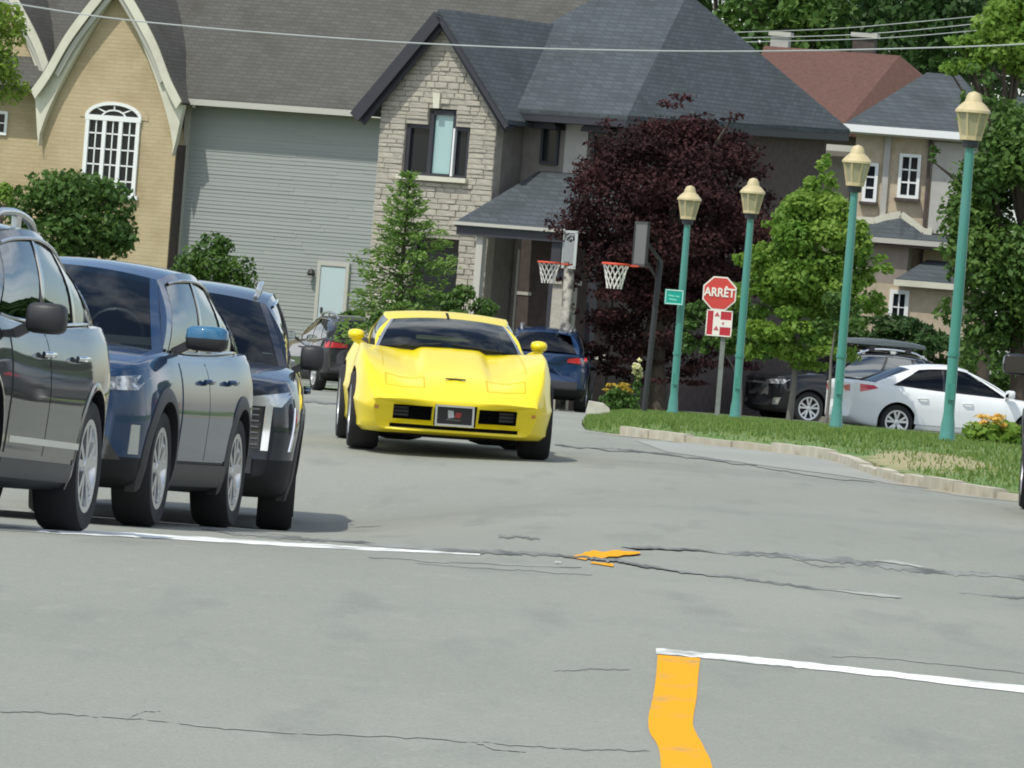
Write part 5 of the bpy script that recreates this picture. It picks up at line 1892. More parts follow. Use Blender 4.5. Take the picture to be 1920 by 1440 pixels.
# ---------------------------------------------------------------- blue SUV seen from behind
P_BLUE2 = paint('deep_blue_paint', (0.010, 0.035, 0.10), 0.5, 0.3)
c5 = Car('suv', 'deep blue SUV parked tail towards us, right behind the yellow car', 'cars further up the street', suv_spec(P_BLUE2, clad=.46))
c5.doors([(.86, -.06), (-.08, -.96)], .48)
c5.arch_trim(M_BLK, .06)
c5.rails(M_SILVER, r=.026)
c5.mirrors(.76, 1.17, P_BLUE2)
for sg in (1, -1):
    c5.rear('tail_lamp', [(sg * .50, .98), (sg * .90, .96), (sg * .88, 1.10), (sg * .52, 1.06)], M_TAIL, off=.014)
    c5.side('tail_lamp_side', sg, [(-2.16, .98), (-1.9, .98), (-1.92, 1.07), (-2.16, 1.09)], M_HEAD, off=.01, n=3, k=3)
    c5.front('headlight', [(sg * .5, .82), (sg * .84, .84), (sg * .86, .93), (sg * .5, .9)], M_HEAD)
c5.rear('bumper', [(-.74, .42), (.74, .42), (.74, .60), (-.74, .60)], M_BLK, off=.02)
c5.rear('licence_plate', [(-.15, .70), (.15, .70), (.15, .84), (-.15, .84)], M_PLATE, off=.012, n=2, k=2)
c5.place(gx(1020, 150), 152, R(180 + 3))

# ---------------------------------------------------------------- black SUV with roof box, side on
P_BLACK = paint('black_paint', (0.008, 0.009, 0.011), 0.2, 0.22)
c6 = Car('suv', 'black SUV with a long roof carrier, parked facing left behind the lamps', 'cars parked on the lot', suv_spec(P_BLACK, lift=.08, zd=[(2.32, .95), (2.2, 1.02), (1.9, 1.06), (1.0, 1.12), (.4, 1.11), (-.6, 1.12), (-1.6, 1.15), (-2.1, 1.17), (-2.28, 1.15)],
         gh=dict(zr=[(0, 1.60), (.2, 1.66), (.45, 1.685), (.75, 1.66), (1, 1.58)], trimmat=M_CHROME, xA0=.98)))
c6.doors([(.86, -.06), (-.08, -.96)], .43)
c6.arch_trim(M_BLK, .06)
c6.mirrors(.76, 1.2, P_BLACK)
c6.rails(M_CHROME, hgt=.08, r=.03)
for sg in (1, -1):
    c6.front('headlight', [(sg * .46, .84), (sg * .84, .85), (sg * .86, .96), (sg * .5, .93)], M_HEAD, off=.012)
    c6.side('headlight_side', sg, [(2.12, .85), (1.95, .88), (1.95, .96), (2.12, .95)], M_HEAD, off=.012, n=3, k=3)
    c6.front('fog_trim', [(sg * .5, .40), (sg * .78, .40), (sg * .82, .56), (sg * .56, .5)], M_CHROME, off=.010)
    c6.rear('tail_lamp', [(sg * .5, .98), (sg * .86, .96), (sg * .84, 1.1), (sg * .5, 1.06)], M_TAIL, off=.012)
    c6.side('sill_moulding', sg, [(.86, .40), (-.98, .40), (-.98, .425), (.86, .425)], M_CHROME, off=.016, n=2, k=8)
c6.front('grille', [(-.45, .60), (.45, .60), (.47, .88), (-.47, .88)], M_SILVER, off=.010)
for t in (.22, .68):
    a_, b_ = c6.roofp(t, .9), c6.roofp(t, -.9)
    MB().bar(a_ + Vector((0, 0, .11)), b_ + Vector((0, 0, .11)), .06, .05).box(a_ + Vector((0, 0, .10)), (.12, .08, .12)).box(b_ + Vector((0, 0, .10)), (.12, .08, .12)).build('roof_bar', M_BLK, c6.root)
mb = MB()
zr0 = c6.roofp(.45, 0).z + .10
P = []
for i in range(15):
    q = i / 14
    x = .42 - 2.15 * q
    f = math.sin(math.pi * min(1, max(0.0, q * 1.0))) ** .30 if 0 < q < 1 else 0.45
    P.append([(x, .42 * f * c_ if True else 0, zr0 + .02 + .15 * f * max(0, s_) + .02 * min(0, s_)) for c_, s_ in [(math.copysign(abs(math.cos(t)) ** .6, math.cos(t)), math.copysign(abs(math.sin(t)) ** .6, math.sin(t))) for t in np.linspace(0, 2 * math.pi, 17)]])
mb.grid(P)
mb.build('roof_carrier', mat('carrier_plastic', (.075, .095, .095), .4, coat=.3), c6.root, 50)
H6 = R(66)
c6.place(gx(1584, 163), 163, H6)

# ---------------------------------------------------------------- white sedan, tail to the left
P_WHITE = mat('white_car_paint', (0.76, 0.79, 0.79), 0.4, 0.0, 0.3)
c7 = Car('sedan', 'white sedan parked on the lot behind the two right-hand lamps', 'cars parked on the lot', dict(
    paint=P_WHITE,
    w=[(2.28, .66), (2.18, .76), (1.9, .85), (1.4, .88), (0, .885), (-1.3, .885), (-1.8, .87), (-2.15, .82), (-2.28, .76)],
    zd=[(2.28, .66), (2.1, .74), (1.8, .80), (1.0, .90), (.4, .925), (-.6, .96), (-1.3, 1.00), (-1.8, 1.03), (-2.15, 1.04), (-2.28, 1.0)],
    zb=[(2.28, .30), (2.1, .22), (1.6, .19), (-1.5, .19), (-2.0, .24), (-2.28, .36)],
    crown=[(2.28, .03), (1.0, .04), (.6, 0), (-1.4, 0), (-1.8, .02), (-2.28, .02)],
    axles=(1.32, -1.32), rw=.325, gap=.05, clad=0.0, lift=-.02, bow_f=.34, bow_b=.14,
    gh=dict(xA0=1.0, xA1=.12, xD0=-1.72, xD1=-.92, hr=.56, zr=[(0, 1.355), (.3, 1.415), (.6, 1.40), (1, 1.33)], crown=.05, bow=.2,
            win=[(.09, .50, 'front_window'), (.525, .88, 'rear_side_window')], posts=[(.50, .525)], d0=.885, topw=.10, glass=glass('sedan_glass', (.2, .25, .25), ior=1.5), glass_side=glass('sedan_side_glass', (.10, .12, .12), ior=1.45))))
c7.doors([(.80, -.10), (-.12, -.98)], .32)
c7.mirrors(.80, 1.0, P_WHITE, P_WHITE, (.10, .2, .15))
for sg in (1, -1):
    c7.rear('tail_lamp', [(sg * .42, .84), (sg * .66, .84), (sg * .66, .96), (sg * .42, .93)], M_TAIL, off=.008)
    c7.side('tail_lamp_side', sg, [(-2.06, .84), (-1.72, .93), (-1.80, .975), (-2.06, .985)], M_TAIL, off=.010, n=4, k=4)
    c7.front('headlight', [(sg * .42, .6), (sg * .76, .62), (sg * .78, .72), (sg * .45, .68)], M_HEAD)
    c7.side('sill_line', sg, [(1.0, .30), (-.95, .30), (-.95, .312), (1.0, .312)], mat('white_gap', (.35, .37, .37), .5), off=.006, n=2, k=8)
c7.rear('licence_plate', [(-.15, .66), (.15, .66), (.15, .78), (-.15, .78)], M_PLATE, off=.012, n=2, k=2)
H7 = R(180 + 74)
c7.place(gx(1776, 139), 139, H7)

# ---------------------------------------------------------------- grey sedan in the drive behind the stop sign
P_DGREY = paint('steel_paint', (0.05, 0.052, 0.06), 0.4, 0.32)
c8 = Car('sedan', 'dark grey sedan in the shade behind the stop sign post', 'cars parked on the lot', dict(c7.sp, paint=P_DGREY, lift=.10, rimmat=M_RIM))
c8.doors([(.80, -.10), (-.12, -.98)], .32)
c8.mirrors(.80, 1.0, M_CHROME, P_DGREY, (.10, .2, .15))
for sg in (1, -1):
    c8.front('headlight', [(sg * .42, .6), (sg * .76, .62), (sg * .78, .72), (sg * .45, .68)], M_HEAD)
    c8.rear('tail_lamp', [(sg * .42, .84), (sg * .66, .84), (sg * .66, .96), (sg * .42, .93)], M_TAIL, off=.008)
c8.place(gx(1335, 168), 168, R(75))

# ---------------------------------------------------------------- dark car at the right edge and a red one beyond the frame (mirrored in the queue's doors)
P_BB = paint('blue_black_paint', (0.012, 0.016, 0.026), 0.4, 0.25)
c9 = Car('sedan', 'dark blue car cut off by the right edge of the picture', None, dict(suv_spec(P_BB, clad=.34), lift=0))
c9.doors([(.86, -.06), (-.08, -.96)], .43)
c9.mirrors(.76, 1.17, P_BB)
for q in [o for o in bpy.data.objects if o.name.startswith('mirror_glass') and o.parent and o.parent.parent == c9.root]:
    q.data.materials[0] = M_GLOSSBLK
c9.arch_trim(M_BLK, .06)
for sg in (1, -1):
    c9.rear('tail_lamp', [(sg * .5, .98), (sg * .86, .96), (sg * .84, 1.1), (sg * .5, 1.06)], M_TAIL, off=.012)
    c9.front('headlight', [(sg * .5, .82), (sg * .84, .84), (sg * .86, .93), (sg * .5, .9)], M_HEAD)
H9 = R(180 + 2)
c9.place(*wheel_at(c9, 1904, 60.6, 1, 0, H9), H9)
P_RED = paint('red_paint', (0.45, 0.012, 0.018), 0.2, 0.3)
c10 = Car('sedan', 'red car outside the frame, mirrored in the doors of the queue', None, dict(c7.sp, paint=P_RED, lift=0, rimmat=M_RIM))
c10.doors([(.80, -.10), (-.12, -.98)], .32)
c10.mirrors(.80, 1.0, P_RED)
c10.place(8.2, 70.0, R(75))

# ================================================================== trees and plants
M_BARK = mat('bark', (0.085, 0.065, 0.05), 0.95, noise=(6, 5, .4, .7), col2=(.05, .04, .03), bump=(14, .7, .03), stretch=(1, 1, .3))
M_BARK_G = mat('bark_grey', (0.16, 0.15, 0.13), 0.95, noise=(6, 5, .4, .7), col2=(.10, .095, .08), bump=(14, .7, .03), stretch=(1, 1, .3))
L_DARK = leafmat('leaf_dark_green', (0.018, 0.050, 0.014), (0.060, 0.125, 0.028))
L_MID = leafmat('leaf_mid_green', (0.035, 0.095, 0.020), (0.13, 0.225, 0.045))
L_BRIGHT = leafmat('leaf_bright_green', (0.10, 0.235, 0.030), (0.30, 0.43, 0.075), .48)
L_YELLOW = leafmat('leaf_yellow_green', (0.10, 0.20, 0.025), (0.30, 0.40, 0.06), .42)
L_PURPLE = leafmat('leaf_purple', (0.012, 0.006, 0.008), (0.074, 0.026, 0.025), .22, .9)
L_FIR = leafmat('needle_green', (0.060, 0.150, 0.028), (0.22, 0.35, 0.075), .35)
L_GOLD = leafmat('leaf_gold', (0.30, 0.22, 0.02), (0.55, 0.40, 0.05), .35)
L_PETAL = leafmat('petal_yellow', (0.80, 0.48, 0.06), (0.85, 0.62, 0.22), .3)
L_PETAL_W = leafmat('petal_pale', (0.72, 0.70, 0.30), (0.82, 0.80, 0.55), .3)

def leaves(name, clumps, n, size, m, par, seed=0, shell=.62, flat=.35, aspect=.62):
    """clumps: (centre, radii) ellipsoids; leaf-sized rhombs spread through their outer shells"""
    rg = np.random.default_rng(seed)
    vol = np.array([c[1][0] * c[1][1] * c[1][2] for c in clumps]) ** .75
    cnt = np.maximum(8, (n * vol / vol.sum()).astype(int))
    C, D, T = [], [], []
    for (c, r), k in zip(clumps, cnt):
        d = rg.normal(size=(k, 3))
        d /= np.linalg.norm(d, axis=1)[:, None]
        rad = shell + (1.06 - shell) * rg.random(k) ** .8
        far = rg.random(k) < .12
        rad[far] *= 1 + .22 * rg.random(far.sum())
        C.append(np.array(c) + d * rad[:, None] * np.array(r))
        D.append(d)
        T.append(np.clip(rg.normal(.5, .22) * .6 + .4 * rg.random(k), 0, 1))
    C, D, T = np.concatenate(C), np.concatenate(D), np.concatenate(T)
    k = len(C)
    nrm = D * .6 + rg.normal(size=(k, 3)) * .55 + np.array([0, 0, flat])
    nrm /= np.linalg.norm(nrm, axis=1)[:, None]
    a = np.cross(nrm, rg.normal(size=(k, 3)))
    a /= np.linalg.norm(a, axis=1)[:, None]
    b = np.cross(nrm, a)
    s = size * (.6 + .8 * rg.random(k))[:, None]
    V = np.empty((k, 4, 3))
    V[:, 0] = C - a * s
    V[:, 1] = C - b * s * aspect + nrm * s * .12
    V[:, 2] = C + a * s
    V[:, 3] = C + b * s * aspect + nrm * s * .12
    return tri_mesh(name, V.reshape(-1, 3), np.repeat(T, 4), m, 4, par)

SQUASH = [.85]
def blob_clumps(c, r, k, seed, sub=(.26, .42), squash=None):
    """sub-clumps spread through an ellipsoid, leaving gaps between them"""
    rg = random.Random(seed)
    out = []
    squash = squash or SQUASH[0]
    for i in range(k):
        while True:
            p = Vector((rg.uniform(-1, 1), rg.uniform(-1, 1), rg.uniform(-1, 1)))
            if .15 < p.length < 1:
                break
        p = p.normalized() * (p.length ** .45) * .82
        s = rg.uniform(*sub)
        out.append(((c[0] + p.x * r[0], c[1] + p.y * r[1], c[2] + p.z * r[2]), (r[0] * s, r[1] * s, r[2] * s * squash)))
    return out

def trunk(par, base, top, r0, m, clumps=(), limbs=6, seed=1, name='trunk'):
    rg = random.Random(seed)
    base, top = Vector(base), Vector(top)
    mb = MB()
    pts = [base + (top - base) * t + Vector((rg.uniform(-1, 1), rg.uniform(-1, 1), 0)) * r0 * .6 * (t > 0) for t in (0, .2, .4, .6, .8, 1)]
    mb.tube([base + Vector((0, 0, -.15))] + pts, [r0 * 1.5, r0 * 1.15] + [r0 * (1 - .7 * t) for t in (.2, .4, .6, .8, 1)], 9)
    o = mb.build(name, m, par, 60)
    cl = list(clumps)
    rg.shuffle(cl)
    for c, r in cl[:limbs]:
        c = Vector(c)
        t = rg.uniform(.35, .85)
        s = base + (top - base) * t
        mid = (s + c) / 2 + Vector((0, 0, .1 * (c - s).length))
        MB().tube([s, mid, c], [r0 * .5, r0 * .32, r0 * .1], 6).build('limb', m, o, 60)
    return o

def tree(name, label, px, py, Y, rx, rz, m, n, leaf, k=26, seed=1, ry=None, bark=None, r0=.14, cat='tree', group=None, extra=(), base=True, sub=(.26, .42), shell=.62, par_px=None):
    c = at(px, py, Y)
    gx_ = at(par_px, py, Y).x if par_px else c.x
    gz_ = tz(gx_, Y) + (.12 if gx_ > 1 else 0)
    root = empty(name, (gx_, Y, gz_))
    tag(root, label, cat, group)
    cc = (c.x - gx_, 0, c.z - gz_)
    cl = blob_clumps(cc, (rx, ry or rx * .85, rz), k, seed, sub)
    for (ex, ey, erx, erz, ek) in extra:
        e = at(ex, ey, Y)
        cl += blob_clumps((e.x - gx_, 0, e.z - gz_), (erx, erx * .8, erz), ek, seed + 7, sub)
    leaves('crown', cl, n, leaf, m, root, seed, shell)
    if base:
        trunk(root, (0, 0, 0), (cc[0] * .6, 0, cc[2] + rz * .35), r0, bark or M_BARK, cl, 9, seed)
    return root

# far wood behind the houses
for i, (px, py, Y, rx, rz, m, lb) in enumerate([
        (1345, 20, 268, 3.4, 3.0, L_DARK, 'leafy tree behind the right end of the slate roof'),
        (1470, 75, 262, 2.5, 2.6, L_MID, 'light green tree behind the pale chimney'),
        (1590, -20, 285, 4.2, 3.2, L_DARK, 'dark tall tree behind the red roof'),
        (1740, 30, 275, 3.6, 3.4, L_DARK, 'broad green tree behind the brick chimney'),
        (1870, 60, 262, 3.8, 4.4, L_DARK, 'dark tree behind the top of the right-hand tree'),
        (1240, -60, 275, 3.8, 2.6, L_DARK, 'dark tree hidden behind the peak of the slate roof')]):
    tree('background_tree', lb, px, py, Y, rx, rz, m, 5200, .17, 24, 40 + i, r0=.25, group='trees behind the houses', bark=M_BARK)

tree('young_tree', 'yellow-green tree in front of the hall at the left edge', -48, 70, 150, 1.0, 1.05, L_YELLOW, 3800, .062, 22, 3, group=None, r0=.09, extra=[(-34, 150, .95, .75, 16)])
tree('maple_tree', 'dark green tree below the arched window', 128, 420, 168, 1.45, 1.35, L_MID, 9500, .072, 40, 5, extra=[(60, 350, .62, .5, 8), (190, 355, .55, .5, 8), (205, 440, .55, .7, 8), (150, 520, 1.2, .9, 12)], r0=.11)
tree('shrub', 'small light green bush peeking over the graphite SUV at the left edge', 2, 372, 160, .30, .36, L_BRIGHT, 700, .06, 8, 6, cat='shrub', r0=.04)
tree('shrub', 'rounded green bush against the grey sided wall', 405, 520, 180, .92, 1.0, L_MID, 5200, .060, 26, 7, cat='shrub', r0=.07, extra=[(430, 478, .45, .45, 6)], sub=(.3, .46))

# purple-leaved tree, dense and dark, in flat layered sprays
SQUASH[0] = .48
tree('purple_tree', 'large dark purple-leaved tree in front of the slate-roofed house', 1262, 400, 152, 2.35, 2.45, L_PURPLE, 60000, .046, 90, 9, r0=.2, sub=(.20, .34), shell=.35,
     extra=[(1290, 235, 1.2, .75, 12), (1110, 400, .62, .9, 9), (1090, 480, .5, .9, 8), (1400, 320, .85, .9, 9), (1250, 580, 1.9, 1.15, 30), (1170, 640, 1.1, .8, 18), (1330, 640, 1.3, .9, 18), (1430, 430, .75, 1.0, 12), (1450, 350, .5, .5, 8), (1230, 690, 1.3, .5, 16), (1085, 560, .34, .5, 7), (1060, 520, .2, .2, 4), (1100, 330, .5, .4, 8), (1150, 260, .7, .5, 9), (1390, 250, .7, .5, 9), (1460, 480, .4, .5, 7)])

SQUASH[0] = .7
# bright young trees behind the stop sign
tree('young_tree', 'bright green young tree between the second and third street lamps', 1525, 480, 136, 1.15, 1.25, L_BRIGHT, 30000, .056, 50, 12, r0=.06, bark=M_BARK_G, par_px=1504, sub=(.22, .36),
     extra=[(1545, 335, .36, .62, 10), (1500, 390, .5, .5, 8), (1425, 480, .52, .35, 9), (1415, 540, .5, .55, 9), (1610, 560, .75, .65, 14), (1500, 610, 1.1, .6, 16), (1650, 500, .38, .3, 8), (1455, 415, .3, .2, 5), (1545, 655, .9, .45, 14), (1440, 650, .6, .45, 10), (1375, 570, .35, .3, 6)], group='young trees on the verge')
tree('young_tree', 'smaller green tree whose leaves surround the stop sign', 1390, 600, 141, .62, .72, L_MID, 5000, .062, 22, 13, r0=.05, bark=M_BARK_G, par_px=1400, extra=[(1320, 590, .42, .5, 10), (1310, 640, .36, .35, 8), (1460, 640, .7, .5, 12)], group='young trees on the verge')
# staked slim trunk
sx = gx(1547, 134)
st = empty('young_tree', (sx, 134, tz(sx, 134) + .15))
tag(st, 'thin stake-like sapling in front of the black SUV', 'tree', 'young trees on the verge')
MB().tube([(0, 0, -.1), (.02, 0, .6), (.0, 0, 1.2), (.04, 0, 1.8)], [.035, .03, .025, .015], 7).build('trunk', M_BARK_G, st, 60)
leaves('crown', blob_clumps((.03, 0, 2.0), (.4, .4, .5), 12, 5), 900, .06, L_MID, st, 4)

# tall trees at the right edge
tree('tall_tree', 'tall dense green tree filling the right edge behind the front lamp', 1930, 430, 150, 1.75, 2.9, L_MID, 30000, .07, 80, 21, r0=.2, sub=(.22, .36), shell=.4,
     extra=[(1850, 480, .9, 1.0, 16), (1840, 600, .9, .8, 14), (1900, 250, 1.1, 1.0, 14), (1830, 330, .45, .5, 7), (1800, 560, .5, .7, 9), (1850, 180, .7, .9, 10), (1760, 290, .25, .22, 4), (1790, 400, .22, .25, 4), (1860, 660, 1.0, .6, 12)], group='tall trees at the right')
tree('tall_tree', 'yellowish green treetop in the upper right corner', 1900, 60, 165, 1.1, 1.1, L_BRIGHT, 6000, .075, 26, 22, r0=.15, extra=[(1820, 110, .7, .6, 10)], group='tall trees at the right')
# hedge and shrubs behind the parked cars
for i, (px, py, Y, rx, rz, m, lb) in enumerate([
        (1440, 660, 172, 1.1, .95, L_DARK, 'dark hedge bush behind the nose of the black SUV'),
        (1580, 650, 172, 1.0, .85, L_MID, 'green hedge bush behind the middle of the black SUV'),
        (1700, 640, 170, 1.1, .65, L_DARK, 'low dark hedge below the small garage window'),
        (1840, 690, 170, 1.2, .8, L_MID, 'green hedge bush behind the roof of the white sedan'),
        (1300, 690, 174, .9, .7, L_DARK, 'dark shrub beyond the grey sedan')]):
    tree('hedge_shrub', lb, px, py, Y, rx, rz, m, 3600, .07, 20, 60 + i, cat='shrub', group='hedge behind the parked cars', r0=.05, sub=(.3, .46))
# shrubs at the foot of the stone house
for i, (px, py, rx, rz, m, lb) in enumerate([
        (870, 590, .62, .55, L_MID, 'leafy green shrub beside the porch of the stone house'),
        (660, 620, .45, .5, L_MID, 'pale green shrub at the corner of the grey sided wall'),
        (790, 610, .95, .5, L_MID, 'spreading low shrub under the fir tree')]):
    tree('shrub', lb, px, py, 173 if px < 700 else 149, rx, rz, m, 2200, .06, 14, 80 + i, cat='shrub', r0=.04, sub=(.3, .46))

# fir tree: whorls of drooping boughs
def fir(name, label, px, top_py, Y, width_px, base_py):
    t = at(px, top_py, Y)
    gz_ = tz(t.x, Y)
    s = FPX / Y
    root = empty(name, (t.x, Y, gz_))
    tag(root, label, 'tree')
    Ht = t.z - gz_
    rg = np.random.default_rng(33)
    V, T = [], []
    lim = MB()
    z = Ht - .05
    while z > .9:
        f = (Ht - z) / Ht
        L0 = (.10 + width_px / s / 2 * min(1, (f * 1.75)) ** .85)
        nb_ = 6 if f > .15 else 5
        ph = rg.random() * 6
        for k in range(nb_):
            L = L0 * rg.uniform(.55, 1.15)
            a = ph + 2 * math.pi * k / nb_ + rg.uniform(-.3, .3)
            d = np.array([math.cos(a), math.sin(a), .25 - .55 * f + rg.uniform(-.1, .25)])
            p0 = np.array([0, 0, z])
            tip = p0 + d * L + np.array([0, 0, .10 * L])
            lim.tube([p0, (p0 + tip) / 2 + np.array([0, 0, .04]), tip], [.016, .010, .004], 4, caps=False)
            nl = int(46 * L / .6) + 16
            for q in range(nl):
                u = rg.random() ** .7
                p = p0 + (tip - p0) * u + rg.normal(size=3) * np.array([.05, .05, .035]) * (1.15 - .5 * u) * (1 + L)
                dd = d + rg.normal(size=3) * .55
                dd /= np.linalg.norm(dd)
                sd = np.cross(dd, rg.normal(size=3))
                sd /= np.linalg.norm(sd)
                ln_ = rg.uniform(.06, .12)
                w = rg.uniform(.014, .026)
                V += [p - sd * w, p + sd * w, p + dd * ln_ + sd * w * .5, p + dd * ln_ - sd * w * .5]
                T += [np.clip(u * .7 + rg.normal(.15, .2), 0, 1)] * 4
        z -= .17 + .05 * rg.random()
    tri_mesh('crown', np.array(V), np.array(T), L_FIR, 4, root)
    tr = MB().tube([(0, 0, -.1), (0, 0, Ht * .5), (0, 0, Ht - .1)], [.08, .05, .01], 8).build('trunk', M_BARK, root, 60)
    lim.build('boughs', M_BARK, tr)
    return root
fir('fir_tree', 'light green young fir tree in front of the stone house', 768, 328, 150, 205, 600)

# flowering clumps
def flowers(name, label, px, py, Y, rx, rz, nl, nf, mp, ml, seed, lf=.05, pf=.035, on=0.0):
    c = at(px, py, Y)
    gz_ = tz(c.x, Y) + on
    root = empty(name, (c.x, Y, gz_))
    tag(root, label, 'flowers', 'flower clumps')
    h = c.z - gz_
    leaves('foliage', [((0, 0, max(.1, h * .45)), (rx, rx * .8, max(.15, h * .55)))] + blob_clumps((0, 0, h * .5), (rx, rx, h * .5), 6, seed), nl, lf, ml, root, seed, .2)
    leaves('blossoms', blob_clumps((0, 0, h), (rx, rx * .8, rz), 12, seed + 1, (.14, .26)), nf, pf, mp, root, seed + 1, .2)
    return root
flowers('flower_clump', 'orange-yellow day lilies beside the dark car at the right edge', 1868, 790, 96, .42, .10, 900, 420, L_PETAL, L_BRIGHT, 3, .06, .035, .15)
flowers('flower_clump', 'golden flowering shrub on the grass behind the blue SUV', 1160, 728, 140, .34, .14, 700, 300, L_GOLD, L_MID, 5, .05, .04, .12)
flowers('flower_clump', 'pale yellow flower spire next to the black basketball pole', 1196, 694, 139, .10, .24, 200, 240, L_PETAL_W, L_MID, 6, .04, .04, .12)
# trees outside the frame on the right, seen only as dark reflections in the queue
for i, (x, y, h, r) in enumerate([(11.5, 76, 2.3, 1.6), (14, 84, 2.6, 1.9), (17.5, 94, 3.0, 2.2)]):
    root = empty('roadside_tree', (x, y, tz(x, y)))
    tag(root, ['nearer', 'farther', 'lowest'][i] + ' roadside tree outside the right edge, mirrored in the car doors', 'tree', 'trees outside the frame')
    cl = blob_clumps((0, 0, h), (r, r, r * .9), 22, 100 + i)
    leaves('crown', cl, 2500, .22, L_DARK, root, i)
    trunk(root, (0, 0, 0), (0, 0, h), .18, M_BARK, cl, 6, i)

# ================================================================== street furniture
M_TEAL = mat('teal_paint', (0.045, 0.235, 0.190), 0.45, coat=.3, noise=(4, 4, .45, .75), col2=(.09, .26, .25), stretch=(1, 1, .2))
M_LANT = mat('lantern_plastic', (0.56, 0.47, 0.27), 0.5, noise=(8, 3, .4, .7), col2=(.47, .39, .22))
M_LANT_G = glass('lantern_glass', (0.78, 0.70, 0.45))
M_LANT_P = mat('lantern_panel', (0.50, 0.46, 0.30), 0.35, coat=.3)
M_LANT_D = mat('lantern_core', (0.60, 0.54, 0.30), 0.5)
M_LANT_P.node_tree.nodes['Principled BSDF'].inputs['Alpha'].default_value = 0.62
M_RED = mat('sign_red', (0.62, 0.055, 0.045), 0.45, noise=(3, 3, .4, .7), col2=(.56, .06, .05))
M_SIGNW = mat('sign_white', (0.82, 0.78, 0.70), 0.5)
M_SIGNG = mat('sign_green', (0.0, 0.34, 0.26), 0.4)
M_POST = mat('grey_post', (0.20, 0.22, 0.20), 0.8, noise=(9, 4, .4, .7), col2=(.14, .15, .14))
M_HOOP = mat('hoop_red', (0.72, 0.09, 0.04), 0.5)
M_NET = mat('net_white', (0.72, 0.70, 0.66), 0.8)
M_CLEAR = glass('backboard_acrylic', (0.62, 0.72, 0.68))

def lamp(px_b, py_b, px_t, py_t, Y, label):
    b = at(px_b, py_b, Y)
    t = at(px_t, py_t, Y)
    x0 = b.x
    z0 = tz(x0, Y) + .14
    Ht = t.z - z0
    root = empty('street_lamp', (x0, Y, z0))
    tag(root, label, 'street lamp', 'teal street lamps along the verge')
    lean = (t.x - b.x)
    hs = .60                                   # lantern height
    zb = Ht - hs
    mb = MB()
    mb.lathe([(.0, -.2), (.105, -.2), (.105, .04), (.09, .10), (.085, .22), (.074, .30), (.068, .36), (.066, zb * .6), (.056, zb - .06), (.085, zb - .05), (.085, zb), (0, zb)], 14)
    mb.build('pole', M_TEAL, root, 40)
    MB().box((0, -.083, .62), (.085, .02, .20)).build('access_hatch', M_TEAL, root)
    MB().lathe([(.062, 1.05), (.079, 1.05), (.079, 1.10), (.062, 1.10)], 14, closed=True).build('band', M_TEAL, root, 40)
    MB().lathe([(.0, zb - .09), (.095, zb - .09), (.105, zb - .05), (.10, zb + .005), (0, zb + .005)], 14).build('collar', M_DARKTRIM, root, 40)
    n_ = 8
    sh = [(.115, zb + .01), (.135, zb + .05), (.195, zb + .33), (.19, zb + .335), (.13, zb + .055), (.108, zb + .015)]
    ln_ = MB().lathe([(.118, zb + .006), (.138, zb + .05), (.192, zb + .33)], n_).build('lantern', M_LANT_P, root)
    mb = MB()
    for k in range(n_):
        a = 2 * math.pi * (k + .5) / n_
        mb.bar((.122 * math.cos(a), .122 * math.sin(a), zb + .01), (.198 * math.cos(a), .198 * math.sin(a), zb + .34), .022, .022)
    mb.lathe([(.12, zb), (.142, zb + .0), (.146, zb + .05), (.126, zb + .05)], n_, closed=True)
    mb.build('lantern_frame', M_LANT, ln_)
    MB().lathe([(0, zb + .02), (.075, zb + .03), (.085, zb + .10), (.075, zb + .26), (.06, zb + .3), (0, zb + .31)], 12).build('lamp_core', M_LANT_D, ln_, 40)
    MB().lathe([(.195, zb + .325), (.222, zb + .335), (.218, zb + .365), (.16, zb + .43), (.11, zb + .47), (.095, zb + .53), (.07, zb + .575), (0, zb + .60)], 12).build('lantern_cap', M_LANT, root, 30)
    return root
lamps = [lamp(1259, 800, 1290, 347, 131, 'far teal street lamp carrying the green street sign'),
         lamp(1376, 806, 1410, 333, 125, 'teal street lamp right next to the stop sign'),
         lamp(1566, 815, 1618, 272, 108, 'teal street lamp in front of the black SUV nose and bright tree'),
         lamp(1776, 815, 1841, 172, 91, 'tallest teal street lamp in front of the white sedan')]
# street-name blade clamped to the far lamp, lettering too blurred to read
lr_ = lamps[0]
p = at(1264, 557, 130.8)
sg_ = empty('street_sign', p)
tag(sg_, 'small green street-name sign on the far teal lamp', 'sign')
MB().box((0, 0, 0), (.33, .015, .26)).build('sign_plate', M_SIGNG, sg_)
mb = MB()
for x, z, w, h_ in ((0, .118, .31, .022), (0, -.118, .31, .022), (-.148, 0, .018, .23), (.148, 0, .018, .23)):
    mb.box((x, -.010, z), (w, .006, h_))
mb.build('sign_border', mat('sign_border', (.45, .72, .66), .5), sg_)
mb = MB()
for x, z, w in ((-.05, .02, .11), (.06, .015, .07), (-.02, -.045, .14)):
    mb.box((x, -.010, z), (w, .006, .03), Matrix.Rotation(R(6), 3, 'Y'))
mb.build('sign_smudge', mat('sign_smudge', (.18, .62, .50), .5), sg_)

